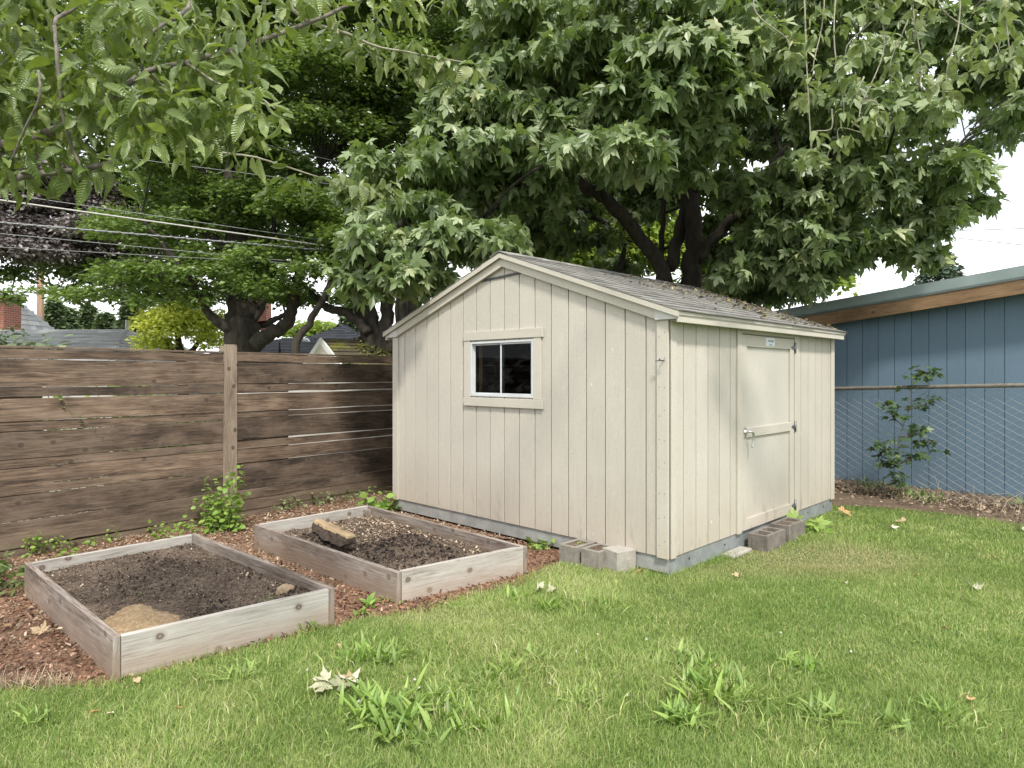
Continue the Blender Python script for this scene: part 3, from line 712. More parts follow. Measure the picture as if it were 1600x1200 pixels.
# gable rake boards and soffit blocks
def rake(mb, s0, s1, dz0, dz1, t0, t1, rnd=.5):
    P = []
    for k in (dz0, dz1):
        for j in (t0, t1):
            for s in (s0, s1): P.append(S(s, j, roofz(s) + k))
    mb.prism8(P, 0, rnd)
for (a, b) in ((0.095, 1.83), (1.83, SW - .095)):
    mb = MB(); rake(mb, a, b, -0.135, -0.046, -0.052, -PT - .001, .3); mb.build('rake_board', 'shed_trim', shed, bevel=.003)
for a in (-0.100, SW - 0.095):
    mb = MB(); P = []
    zb = roofz(-0.1) - 0.075 if True else 0
    for zi in (0, 1):
        for j in (-0.055, -PT - .001):
            for s in (a, a + .195): P.append(S(s, j, zb if zi == 0 else roofz(s) - .047))
    mb.prism8(P, 0, .4); mb.build('soffit_block', 'soffit_block', shed, bevel=.003)
for s0, cc in ((-0.122, 1), (SW + .100, 1)):
    mb = MB(); zt = roofz(s0 + .011) - .03
    mb.box(S(s0, -0.055, zt - .068), Vv, U, ZA, SD + .11, .022, .068, .4); mb.build('fascia', 'shed_trim', shed, bevel=.003)
    mb = MB(); mb.box(S(-0.10 if s0 < 0 else SW + PT + .002, -.012, zt - .052), Vv, U, ZA, SD + .02, .084, .01, .4); mb.build('soffit', 'shed_trim', shed)
# roof: deck, drip edge, shingle courses
roof = MB()
for (a, b) in ((-0.125, 1.83), (1.83, SW + .125)): rake(roof, a, b, -0.044, -0.006, -0.075, SD + .075, .5)
roof_o = roof.build('roof', 'shed_trim', shed)
def shingles(mb, O, down, along, n, Ld, Wd, course=.14, tab=.20, th=.007, rng=random, wob=.004):
    k = int(round(Ld / course)); course = Ld / k
    for i in range(k):
        x = -rng.uniform(0, tab)
        while x < Wd:
            w = tab * rng.uniform(.55, 1.25); x0, x1 = max(0, x), min(Wd, x + w - .003)
            if x1 - x0 > .01:
                d0 = i * course - (.01 if i else 0); d1 = min((i + 1) * course + rng.uniform(-wob, wob), Ld + .012); lift = rng.uniform(0, .003)
                P = []
                for zz in (0, 1):
                    for d in (d0, d1):
                        for xx in (x0, x1):
                            hgt = (0.0005 if d == d0 else .002) + (zz * (th * .5 if d == d0 else th + lift)) + (0.0 if d == d0 else .003)
                            P.append(O + down * d + along * xx + n * hgt)
                mb.prism8(P, None, rng.random())
            x += w
    return mb
for sgn in (-1, 1):
    s_e = -0.145 if sgn < 0 else SW + .145
    top = S(1.83, -0.085, roofz(1.83) - .006); eave = S(s_e, -0.085, roofz(s_e) - .006)
    dn = (eave - top); ld = dn.length; dn.normalize(); nn = dn.cross(Vv); nn = nn if nn.z > 0 else -nn
    mb = shingles(MB(), top, dn, Vv, nn, ld, SD + .17); mb.build('roof_shingles', 'shed_shingle', shed)
mb = MB(); x = -0.09
while x < SD + .08:
    P = []
    for sgn in (-1, 1):
        s_e = 1.83 + sgn * .13
        P2 = []
    for sgn in (-1, 1):
        P = []
        for zz in (.008, .016):
            for t in (x, x + .29):
                for s_ in (1.83, 1.83 + sgn * .13): P.append(S(s_, t, roofz(s_) + zz + (.006 if t > x else 0)))
        mb.prism8(P, None, random.random())
    x += .2
mb.build('ridge_cap', 'shed_shingle', shed)
mb = MB()
for (a, b) in ((-0.135, 1.83), (1.83, SW + .135)): rake(mb, a, b, -0.052, -0.006, -0.082, -0.0755, .2)
mb.build('drip_edge', 'shed_trim', shed)
mb = MB(); mb.box(S(-.132, -.08, roofz(-.13) - .034), Vv, U, ZA, SD + .16, .006, .026, .3); mb.build('drip_edge', 'shed_trim', shed)
# litter on the roof
rng = np.random.default_rng(5); n = 5200
ss = rng.uniform(-0.1, 1.8, n); tt = rng.uniform(0, SD + .05, n)
cl = vnoise(ss, tt, 5, 3) * .5 + vnoise(ss, tt, 13, 4) * .5
keep = (rng.random(n) < np.clip((tt / SD) ** 1.6 * 1.2 - .12, 0, 1) * np.clip(.55 + cl, 0.03, 1)); ss, tt = ss[keep], tt[keep]; n = len(ss)
P = np.array([S(a, b, roofz(a) + .012 + rng.uniform(0, .012)) for a, b in zip(ss, tt)])
D = rng.normal(size=(n, 3)) * np.array([1, 1, .25]); lv = place_leaves(T_CHIP, P, D, np.tile([0, 0, 1.], (n, 1)) + rng.normal(0, .4, (n, 3)), rng.uniform(.012, .05, n), rng.random(n))
lo = npmesh('roof_litter', lv[0], lv[1], 'roof_litter', shed, rnd=lv[2]); tag(lo, kind='stuff')
# dark strip across the gable peak
mb = MB(); p0, p1 = S(2.20, -PT - .003, 2.545), S(1.56, -PT - .003, 2.575)
d = (p1 - p0).normalized(); mb.box(p0, d, -Vv, ZA, (p1 - p0).length, .006, .022); mb.build('cable_strip', 'black_strip', shed)
# hook on corner
V1, F1 = tubes([([S(.03, -TR, 1.72), S(.03, -TR - .05, 1.72), S(.03, -TR - .055, 1.735)], [.006, .006, .006]), ([S(-.01, -TR - .045, 1.722), S(.075, -TR - .045, 1.717)], [.005, .005])], 6)
npmesh('hook', V1, F1, 'hinge_metal', shed)
# window
win = MB(); fw = .022
a0, a1, z0, z1 = WIN
for it in ((a0, a1, z0, z0 + fw), (a0, a1, z1 - fw, z1), (a0, a0 + fw, z0 + fw, z1 - fw), (a1 - fw, a1, z0 + fw, z1 - fw)): panel(win, gable, it[0], it[1], it[2], it[3], -.03, PT + .016)
win_o = win.build('window', 'window_vinyl', shed, bevel=.003)
am = (a0 + a1) / 2
mb = MB()
for (b0, b1, q) in ((a0 + fw + .001, am + .012, .004), (am - .012, a1 - fw - .001, -.016)):
    w = .015
    for it in ((b0, b1, z0 + fw + .001, z0 + fw + w), (b0, b1, z1 - fw - w, z1 - fw - .001), (b0, b0 + w, z0 + fw + w, z1 - fw - w), (b1 - w, b1, z0 + fw + w, z1 - fw - w)): panel(mb, gable, it[0], it[1], it[2], it[3], q - .005, q + .013)
    sash = mb.build('sash', 'window_vinyl', win_o, bevel=.002); mb = MB()
    g_ = MB(); panel(g_, gable, b0 + .012, b1 - .012, z0 + fw + .012, z1 - fw - .012, q + .002, q + .005); g_.build('pane', 'pane_glass', win_o)
for it in ((1.31, 2.412, 1.957, 2.046, .024), (1.31, 2.412, 1.287, 1.374, .024), (1.335, 1.431, 1.375, 1.956, .018), (2.314, 2.410, 1.375, 1.956, .018)):
    mb = MB(); panel(mb, gable, it[0], it[1], it[2], it[3], PT + .001, PT + it[4], rnd=random.random()); mb.build('window_trim', 'shed_trim', shed, bevel=.003)
mb = MB(); panel(mb, gable, am + .02, a1 - .12, z0 + .03, z1 - .03, -.034, -.032); mb.build('insect_screen', 'screen_grey', shed)
mb = MB(); panel(mb, gable, a1 - .115, a1 - .06, z0 + .03, z1 - .03, -.07, -.036); mb.build('window_stud', 'stud_wood', shed)
# window inside
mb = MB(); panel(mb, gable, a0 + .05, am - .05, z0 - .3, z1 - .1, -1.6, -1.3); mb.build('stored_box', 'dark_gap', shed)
# door
d0, d1, dz0, dz1 = DOOR
for it in ((d0 - .085, d0 - .004, .152, dz1 + .085), (d1 + .004, d1 + .10, .152, dz1 + .085), (d0 - .004, d1 + .004, dz1 + .006, dz1 + .085)):
    mb = MB(); panel(mb, doorw, it[0], it[1], it[2], it[3] if it[3] < 2.07 else 2.045, PT + .001, PT + .020, rnd=random.random()); mb.build('door_casing', 'shed_trim', shed, bevel=.003)
door = MB(); panel(door, doorw, d0 + .008, d1 - .008, dz0 + .006, dz1 - .008, .0, .008, rnd=.3, la=2)
door_o = door.build('door', 'shed_panel', shed)
rails = [(d0 + .006, d0 + .105, dz0 + .006, dz1 - .006), (d1 - .100, d1 - .006, dz0 + .006, dz1 - .006)]
rails2 = [(d0 + .106, d1 - .101, dz1 - .115, dz1 - .006), (d0 + .106, d1 - .101, 1.022, 1.112), (d0 + .106, d1 - .101, dz0 + .006, dz0 + .112)]
mb = MB()
for it in rails: panel(mb, doorw, it[0], it[1], it[2], it[3], .009, .027, rnd=random.random())
for it in rails2: panel(mb, doorw, it[0], it[1], it[2], it[3], .009, .027, rnd=random.random())
mb.build('door_rails', 'shed_trim', door_o, bevel=.004)
mb = MB(); panel(mb, doorw, d0 + .004, d1 - .004, dz0 + .002, dz1 + .003, -.0008, -.0001); mb.build('door_gap', 'dark_gap', shed)
# sign plate with lettering
mb = MB(); panel(mb, doorw, 1.735, 1.935, dz1 - .098, dz1 - .018, .0275, .0295); plate = mb.build('name_plate', 'sign_plate', door_o, bevel=.001)
def text(body, loc, size, parent, m, xdir, bold=False, ext=.0006):
    cu = bpy.data.curves.new('lettering', 'FONT'); cu.body = body; cu.size = size; cu.extrude = ext; cu.align_x = 'CENTER'; cu.align_y = 'CENTER'
    if bold: cu.offset = size * .02
    tmp = bpy.data.objects.new('tmp', cu); col.objects.link(tmp)
    dg = bpy.context.evaluated_depsgraph_get(); me = bpy.data.meshes.new_from_object(tmp.evaluated_get(dg)); bpy.data.objects.remove(tmp)
    n = len(me.vertices); a = np.zeros(n * 3, np.float32); me.vertices.foreach_get('co', a); a = a.reshape(-1, 3)
    X = np.array(xdir); Zv = np.array([0, 0, 1.]); Nn = np.cross(X, Zv)
    w = np.array(loc) + a[:, :1] * X + a[:, 1:2] * Zv + a[:, 2:] * Nn
    me.materials.clear(); me.materials.append(MATS[m])
    return link_mesh('lettering', me, w, parent)
text('TUFF SHED', S(-.0302, 1.842, dz1 - .048), .026, door_o, 'sign_ink', Vv, True)
text('800-289-8833', S(-.0302, 1.842, dz1 - .085), .012, door_o, 'sign_ink', Vv)
# lever handle
hz = 1.055; ha = d0 + .062
pts = smooth_path([S(-.03, ha, hz + .02), S(-.072, ha + .01, hz + .025), S(-.085, ha + .045, hz + .015), S(-.083, ha + .062, hz - .03), S(-.080, ha + .058, hz - .085), S(-.078, ha + .045, hz - .12)], 4)
V1, F1 = tubes([(pts, np.linspace(.013, .009, len(pts))), ([S(-.026, ha, hz + .02), S(-.034, ha, hz + .02), S(-.048, ha, hz + .02)], [.028, .027, .016])], 10)
h_o = npmesh('handle', V1, F1, 'nickel', door_o, smooth=True)
mb = MB(); panel(mb, doorw, ha - .018, ha + .018, hz - .035, hz + .065, .0275, .034); mb.build('handle_plate', 'nickel', door_o, bevel=.003)
for zz in (dz1 - .095, 1.065, dz0 + .085):
    mb = MB(); panel(mb, doorw, d1 + .006, d1 + .030, zz - .055, zz + .055, PT + .021, PT + .026)
    # tapered strap leaf
    mb.prism8([doorw(d1 - .075, .0285, zz - .006), doorw(d1 - .004, .0285, zz - .028), doorw(d1 - .075, .0335, zz - .006), doorw(d1 - .004, .0335, zz - .028),
               doorw(d1 - .075, .0285, zz + .006), doorw(d1 - .004, .0285, zz + .028), doorw(d1 - .075, .0335, zz + .006), doorw(d1 - .004, .0335, zz + .028)])
    hg = mb.build('hinge', 'hinge_metal', door_o, bevel=.002)
    V1, F1 = tubes([([doorw(d1 + .001, .038, zz - .05), doorw(d1 + .001, .038, zz + .05)], [.009, .009])], 8); npmesh('hinge_pin', V1, F1, 'hinge_metal', door_o, smooth=True)

#@@FENCE
# ---------------------------------------------------------------- wooden fence
FA = Vector((-4.44, 5.80, 0)); FB = Vector((-1.64, 9.22, 0)); FD = (FB - FA).normalized(); FN = Vector((FD.y, -FD.x, 0))   # FN faces the yard
fence = empty('wooden_fence', FA + FD * 2, 'dark brown horizontal-board privacy fence with one pale post, left of the shed', 'fence')
def fpt(a, o, z): return FA + FD * a + FN * o + ZA * z
k_post = 0
for a in np.arange(0, 4.4, .01):
    p = fpt(a, 0.05, 0)
    if CX + F * p.x / p.y > 361: k_post = a; break
def fence_panel(a0, a1, widths, ztop, seed, gaps, m='fence_wood'):
    r = random.Random(seed); mb = MB(); z = ztop
    for i, w in enumerate(widths):
        g_ = gaps[i] if i < len(gaps) else .008
        tl, tr = r.uniform(-.005, .005), r.uniform(-.005, .005); o = r.uniform(-.006, .013); nseg = 10
        zl, zr = z + tl, z + tr; rnd = r.random(); b0 = z - w
        # one board in a run of segments for a slight waviness
        pts = []
        wav = [r.uniform(-.003, .003) for _ in range(nseg + 1)]; wav2 = [r.uniform(-.0035, .0035) for _ in range(nseg + 1)]
        start = len(mb.v); L_ = a1 - a0; ox, oy = rnd * 53, rnd * 17
        for q in range(nseg + 1):
            a = a0 + L_ * q / nseg; t = q / nseg; zt = zl + (zr - zl) * t + wav[q]; zb = zt - w + wav2[q]
            for (oo, zz) in ((o, zb), (o + .02, zb), (o + .02, zt), (o, zt)): mb.v.append(tuple(fpt(a, oo, zz)))
        for q in range(nseg):
            for e in range(4):
                i0 = start + q * 4 + e; i1 = start + q * 4 + (e + 1) % 4
                mb.f.append((i0, i1, i1 + 4, i0 + 4)); vv = [0, .02, w + .02, w + .04]; v0 = vv[e]; v1 = vv[(e + 1) % 4] if e < 3 else w + .06
                mb.uv.append([(L_ * q / nseg + ox, v0 + oy), (L_ * q / nseg + ox, v1 + oy), (L_ * (q + 1) / nseg + ox, v1 + oy), (L_ * (q + 1) / nseg + ox, v0 + oy)]); mb.r.append(rnd)
        for q, fl in ((0, 1), (nseg, 0)):
            c = [start + q * 4 + e for e in range(4)]; mb.f.append(tuple(c if fl else c[::-1])); mb.uv.append([(ox, oy), (ox + .02, oy), (ox + .02, oy + w), (ox, oy + w)]); mb.r.append(rnd)
        z -= w + g_
    return mb
wl = [.085, .245, .085, .200, .085, .235, .075, .155, .078, .225, .085, .140, .09]
wr = [.08, .235, .085, .200, .06, .245, .085, .150, .08, .215, .10, .12, .09]
gl = [.007, .009, .006, .006, .005, .007, .006, .004, .004, .003, .003, .02, .01]
gr_ = [.010, .014, .014, .014, .005, .014, .013, .004, .004, .004, .006, .02, .01]
fence_panel(k_post - 4.9, k_post - .07, wl, 1.835, 3, gl).build('board_panel', 'fence_wood', fence, bevel=.0015)
fence_panel(k_post + .07, k_post + 4.3, wr, 1.835, 5, gr_).build('board_panel', 'fence_wood', fence, bevel=.0015)
mb = MB(); mb.box(fpt(k_post - 4.9, -.03, 1.842), FD, FN, ZA, 4.83, .058, .020); mb.box(fpt(k_post + .07, -.03, 1.842), FD, FN, ZA, 4.2, .058, .020)
mb.build('cap_rail', 'fence_wood', fence, bevel=.002)
# filler battens that close some gaps from behind
for (a, b, z0, z1) in ((k_post + .1, k_post + .75, 1.40, 1.72), (k_post + .1, k_post + .75, .55, 1.30), (k_post - 4.8, k_post - 1.75, .5, 1.5)):
    mb = MB(); mb.box(fpt(a, -.03, z0), FD, FN, ZA, b - a, .012, z1 - z0); mb.build('rear_board', 'fence_wood', fence)
def fence_post(a):
    mb = MB(); mb.box(fpt(a - .073, .028, 0), FD, FN, ZA, .146, .018, 1.94); mb.box(fpt(a - .055, -.075, 0), FD, FN, ZA, .11, .102, 1.925)
    mb.box(fpt(a - .074, -.06, 0), FD, FN, ZA, .018, .087, 1.925); mb.box(fpt(a + .056, -.06, 0), FD, FN, ZA, .018, .087, 1.925)
    return mb.build('post', 'post_wood', fence, bevel=.003)
for a in (k_post - 2.45 * 2, k_post, k_post + 2.45 + .9): fence_post(a)

# ---------------------------------------------------------------- raised beds
def bed(label, corners, h, mats, seed, posts):
    """corners F (near), R (right), B (back), L (left) on top outer edge"""
    Fc, Rc, Bc, Lc = corners; c = sum(corners, Vector()) / 4; root = empty('raised_bed', (c.x, c.y, 0), label, 'garden bed', 'raised garden beds')
    th = .038
    order = [(Fc, Rc, mats[0]), (Rc, Bc, mats[1]), (Bc, Lc, mats[2]), (Lc, Fc, mats[3])]
    r = random.Random(seed)
    for i, (a, b, m) in enumerate(order):
        d = (b - a).normalized(); inn = Vector((-d.y, d.x, 0)); ln = (b - a).length
        s0, s1 = (0, ln) if i % 2 else (th + .002, ln - th - .002)
        mb = MB(); mb.box(a + d * s0 - ZA * 0.0, d, inn, ZA, s1 - s0, th, h + r.uniform(-.004, .004), rnd=r.random(), la=0); mb.build('bed_board', m, root, bevel=.004)
    for i in posts:
        p = corners[i]; d = (corners[(i + 1) % 4] - p).normalized(); e = (corners[i - 1] - p).normalized()
        mb = MB(); mb.box(p + d * (th + .003) + e * (th + .003), d, e, ZA, .06, .06, h - .03, rnd=.3); mb.build('corner_post', mats[3], root, bevel=.003)
    return root
def ptop(px, py, h):
    p = G(px, py, h); p.z = 0; return p
h1, h2 = .235, .225
bed1 = [ptop(176, 996, h1), ptop(523, 918, h1), ptop(305, 833, h1), ptop(38, 880, h1)]
bed2 = [ptop(620, 895, h2), ptop(824, 853, h2), ptop(577, 789, h2), ptop(397, 820, h2)]
bed('weathered grey raised bed holding dark soil and a sandy heap, nearest the camera', bed1, h1, ['bed_wood', 'bed_wood_shaded', 'bed_wood', 'bed_wood_shaded'], 1, [0, 1])
bed('grey-brown raised bed beside the shed wall, holding a wood chunk and bark chips', bed2, h2, ['bed_wood', 'bed_wood_shaded', 'bed_wood', 'bed_wood_shaded'], 2, [2])

def bilinear(c, a, b):
    return (np.array(c[0]) * ((1 - a) * (1 - b))[:, None] + np.array(c[1]) * (a * (1 - b))[:, None] + np.array(c[2]) * (a * b)[:, None] + np.array(c[3]) * ((1 - a) * b)[:, None])
def soil_surface(corners, zf, n=110, m=170):
    a, b = np.meshgrid(np.linspace(.022, .978, n), np.linspace(.012, .988, m), indexing='ij'); a, b = a.ravel(), b.ravel()
    P = bilinear(corners, a, b); z = zf(a, b, P[:, 0], P[:, 1]); P[:, 2] = z
    i = np.arange(n - 1)[:, None] * m + np.arange(m - 1)[None]; Fq = np.stack([i, i + m, i + m + 1, i + 1], -1).reshape(-1, 4); return P, Fq
def rough(x, y, s): return .006 * vnoise(x, y, 22, s) + .005 * vnoise(x, y, 55, s + 1) + .0035 * vnoise(x, y, 120, s + 2)
def gauss(a, b, a0, b0, sa, sb, h, p=2): return h * np.exp(-(np.abs((a - a0) / sa) ** p + np.abs((b - b0) / sb) ** p))
# bed 1: a across (near->right edge), b towards the back.  sandy heap near the left front
z1f = lambda a, b, x, y: .135 + .02 * b + rough(x, y, 3) + gauss(a, b, .5, .65, .4, .3, .025) + gauss(a, b, .93, .12, .1, .09, .035)
z2f = lambda a, b, x, y: .112 + rough(x, y, 8) * 1.5 + gauss(a, b, .42, .27, .24, .17, .15, 2.4) * (1 + .30 * vnoise(x, y, 24, 5)) + gauss(a, b, .22, .66, .17, .13, .10) * (1 + .15 * vnoise(x, y, 30, 9)) + gauss(a, b, .8, .8, .3, .3, .025)
P, Q = soil_surface(bed1, z1f); s1 = npmesh('soil', P, Q, 'dark_soil', smooth=True); tag(s1, 'dark crumbly soil filling the raised bed nearest the camera', 'soil', kind='stuff')
P, Q = soil_surface(bed2, z2f); s2 = npmesh('soil', P, Q, 'dark_soil', smooth=True); tag(s2, 'dark soil heaped in the raised bed beside the shed wall', 'soil', kind='stuff')
# sand heap
def heap(name, corners, zf, a0, b0, ra, rb, hgt, m, seed):
    n = 46; t = np.linspace(-1, 1, n); A, Bq = np.meshgrid(t, t, indexing='ij'); A, Bq = A.ravel(), Bq.ravel()
    # map the square onto a disc
    x = A * np.sqrt(1 - Bq ** 2 / 2); y = Bq * np.sqrt(1 - A ** 2 / 2); th = np.arctan2(y, x); w = 1 + .13 * np.sin(3 * th + seed) + .08 * np.sin(5 * th + 2 * seed)
    a, b = a0 + x * ra * w, b0 + y * rb * w; P = bilinear(corners, a, b); r = np.sqrt(x * x + y * y)
    P[:, 2] = zf(a, b, P[:, 0], P[:, 1]) - .012 + hgt * np.clip(1 - r ** 1.8, 0, 1) * (1 + .12 * vnoise(P[:, 0], P[:, 1], 14, seed)) + .004 * vnoise(P[:, 0], P[:, 1], 60, seed) * (r < .98)
    i = np.arange(n - 1)[:, None] * n + np.arange(n - 1)[None]; Fq = np.stack([i, i + n, i + n + 1, i + 1], -1).reshape(-1, 4)
    return npmesh(name, P, Fq, m, smooth=True)
o = heap('sand_heap', bed1, z1f, .205, .215, .19, .16, .052, 'sand', 4); tag(o, 'sandy tan heap on the soil in the front left of the nearest raised bed', 'sand heap', kind='stuff')

def scatter_chips(name, label, pts_fn, n, size, m, seed, T=T_CHIP, flat=.3, parent=None):
    rng = np.random.default_rng(seed); P = pts_fn(rng, n); n = len(P); D = rng.normal(size=(n, 3)) * np.array([1, 1, flat])
    lv = place_leaves(T, P, D, np.tile([0, 0, 1.], (n, 1)) + rng.normal(0, flat, (n, 3)), size[0] + (size[1] - size[0]) * rng.random(n) ** 1.9, rng.random(n))
    o = npmesh(name, lv[0], lv[1], m, rnd=lv[2]); tag(o, label, kind='stuff'); return o
def in_bed(c, zf, dens=None):
    def fn(rng, n):
        a, b = rng.uniform(.03, .97, n), rng.uniform(.02, .98, n)
        if dens is not None:
            k = rng.random(n) < dens(a, b); a, b = a[k], b[k]
        P = bilinear(c, a, b); P[:, 2] = zf(a, b, P[:, 0], P[:, 1]) + .003; return P
    return fn
T_CRUMB = (np.array([(0, 0, 0), (.5, .2, .1), (.3, .8, 0), (-.4, .6, .1), (0.05, .45, .55)]), np.array([(0, 1, 4), (1, 2, 4), (2, 3, 4), (3, 0, 4)]))
nosand = lambda a, b: np.where(((a - .205) / .2) ** 2 + ((b - .215) / .17) ** 2 < 1, .03, 1.0)
scatter_chips('soil_crumbs', 'loose crumbs on the soil of the nearest raised bed', in_bed(bed1, z1f, nosand), 9000, (.004, .016), 'soil_crumb', 2, T_CRUMB, .8)
scatter_chips('soil_crumbs', 'loose crumbs on the soil of the raised bed by the shed', in_bed(bed2, z2f), 10000, (.004, .018), 'soil_crumb', 3, T_CRUMB, .8)
scatter_chips('wood_chips', 'pale bark chips at the back of the raised bed by the shed',
              in_bed(bed2, z2f, lambda a, b: np.clip(gauss(a, b, .75, .78, .35, .25, 1.0) + gauss(a, b, .9, .4, .12, .3, .5) + gauss(a, b, .5, .55, .4, .07, .35) + .015, 0, 1) * (1 - gauss(a, b, .42, .27, .25, .18, .96))), 9000, (.012, .038), 'tan_chip', 4, T_CHIP, .45)
scatter_chips('wood_chips', 'few pale chips on the soil of the nearest raised bed', in_bed(bed1, z1f, lambda a, b: .02 + gauss(a, b, .92, .35, .06, .3, .3) + gauss(a, b, .05, .5, .05, .3, .15)), 4500, (.010, .030), 'tan_chip', 9, T_CHIP, .4)
BED1P = [(p.x, p.y) for p in bed1]; BED2P = [(p.x, p.y) for p in bed2]; SHEDP = [(S(a, b, 0).x, S(a, b, 0).y) for a, b in ((0, 0), (SW, 0), (SW, SD), (0, SD))]
def mulch_pts(tan):
    def fn(rng, n):
        x, y = rng.uniform(-6.5, 1.6, n), rng.uniform(2.6, 10, n); Q = np.stack([x, y], 1)
        k = inside(MULCH, Q) & ~inside(BED1P, Q) & ~inside(BED2P, Q) & ~inside(SHEDP, Q)
        rel = Q - np.array([FA.x, FA.y]); k &= (rel @ np.array([FN.x, FN.y])) > .03
        # tan chips lie between and behind the beds, red ones towards the lawn
        d = (x - bed1[0].x) * Vv.x + (y - bed1[0].y) * Vv.y; e = (x - bed1[0].x) * U.x + (y - bed1[0].y) * U.y
        tz = np.clip((e - .25) / .6, 0, 1) * np.where(d < 0, .55, 1.0)
        k &= rng.random(n) < (tz if tan else np.clip(1.15 - tz, 0.1, 1)); x, y = x[k], y[k]
        return np.stack([x, y, .008 + rng.random(len(x)) * .018], 1)
    return fn
scatter_chips('bark_mulch', 'red bark mulch along the edge of the lawn and the beds', mulch_pts(False), 150000, (.010, .036), 'red_chip', 5, T_CHIP, .5)
scatter_chips('bark_chips', 'tan bark chips between the two raised beds', mulch_pts(True), 90000, (.010, .036), 'tan_chip', 6, T_CHIP, .5)
chip_mat('wet_soil', [(0, (0.012, 0.008, 0.006)), (0.6, (0.048, 0.034, 0.026)), (1, (0.10, 0.074, 0.056))])
scatter_chips('soil_clods', 'dark damp clods heaped in the raised bed by the shed', in_bed(bed2, z2f, lambda a, b: np.clip(gauss(a, b, .42, .27, .25, .18, 1.0, 4) + gauss(a, b, .22, .66, .16, .13, 1, 4), 0, 1)), 11000, (.008, .042), 'wet_soil', 31, T_CRUMB, .9)
scatter_chips('soil_clods', 'dark clods on the soil of the nearest raised bed', in_bed(bed1, z1f, lambda a, b: np.clip(.08 + .5 * vnoise(a, b, 9, 4) + gauss(a, b, .4, .1, .2, .1, .9) + gauss(a, b, .85, .15, .1, .1, .7), 0, 1) * nosand(a, b)), 9000, (.006, .030), 'wet_soil', 32, T_CRUMB, .9)
# wood chunk and rock
def lump(name, c, r, m, seed, label, cat, squash=(1, 1, 1), rot=0.0, n=20, rough_=.18):
    th, ph = np.meshgrid(np.linspace(0, np.pi, n), np.linspace(0, 2 * np.pi, n * 2, endpoint=False), indexing='ij')
    d = np.stack([np.sin(th) * np.cos(ph), np.sin(th) * np.sin(ph), np.cos(th)], -1).reshape(-1, 3)
    k = 1 + rough_ * vnoise(d[:, 0] * 2 + d[:, 2], d[:, 1] * 2 - d[:, 2], 2.2, seed) + rough_ * .35 * vnoise(d[:, 0] * 3 + d[:, 2] * 2, d[:, 1] * 3, 6, seed + 1)
    P = d * (r * k)[:, None] * np.array(squash); cr_, sr = math.cos(rot), math.sin(rot); P = np.stack([P[:, 0] * cr_ - P[:, 1] * sr, P[:, 0] * sr + P[:, 1] * cr_, P[:, 2]], 1) + np.array(c)
    m2 = n * 2; i = np.arange(n - 1)[:, None] * m2; j = np.arange(m2)[None]; j2 = (j + 1) % m2; Fq = np.stack([i + j, i + m2 + j, i + m2 + j2, i + j2], -1).reshape(-1, 4)
    return tag(npmesh(name, P, Fq, m, smooth=True), label, cat)
pc = G(525, 832, .16); ax = (G(545, 838, .16) - G(498, 818, .22)).normalized(); root = empty('wood_chunk', pc, 'split chunk of tan wood lying on dark soil in the bed by the shed', 'wood')
side = ax.cross(ZA).normalized(); P = []
q0 = W(496, 815, 5.93); q1 = W(549, 840, 5.45); d = (q1 - q0); L0 = d.length; d.normalize(); sd = d.cross(ZA).normalized(); up = sd.cross(d); r7 = random.Random(5)
def wedge(name, m, prof, jit):
    n = 16; V = []; Fq = []; K = len(prof)
    for i in range(n + 1):
        t = i / n; taper = .55 + .45 * math.sin(min(1, t * 1.6 + .25) * math.pi / 2) - .25 * max(0, t - .85) / .15
        for (x, y) in prof: V.append(tuple(q0 + d * (L0 * t + r7.uniform(-.006, .006)) + sd * (x * taper + r7.uniform(-jit, jit)) + up * (y * taper + r7.uniform(-jit, jit))))
    for i in range(n):
        for k in range(K): Fq.append((i * K + k, i * K + (k + 1) % K, (i + 1) * K + (k + 1) % K, (i + 1) * K + k))
    for e in (0, n):
        for k in range(1, K - 1, 2): Fq.append((e * K, e * K + k, e * K + k + 1, e * K + (k + 2) % K))
    V = np.array(V); uv = []
    for i in range(n):
        for k in range(K): uv += [(L0 * i / n, k * .04), (L0 * i / n, k * .04 + .04), (L0 * (i + 1) / n, k * .04 + .04), (L0 * (i + 1) / n, k * .04)]
    while len(uv) < len(Fq) * 4: uv += [(0, 0), (.02, 0), (.02, .04), (0, .04)]
    return npmesh(name, V, Fq, m, root, rnd=np.full(len(Fq), .5), uv=np.array(uv))
wedge('split_face', 'chunk_wood', [(-.055, .0), (-.05, .018), (.0, .026), (.045, .02), (.055, .0), (.0, -.012)], .004)
wedge('bark_side', 'wet_bark', [(-.06, -.01), (-.05, .003), (.05, .003), (.075, -.02), (.09, -.07), (-.07, -.08)], .012)
o = lump('soil_clod', G(507, 850, .11), .17, 'dark_soil', 3, None, None, (1.2, .7, .6), 0.5); o.parent = root; o.location = WO[o.name] - WO[root.name]
pr = G(446, 918, .19)
lump('rock', (pr.x, pr.y, .165), .05, 'rock', 6, 'small tan rock on the soil by the right corner of the nearest bed', 'rock', (1.2, .8, .9), .3)
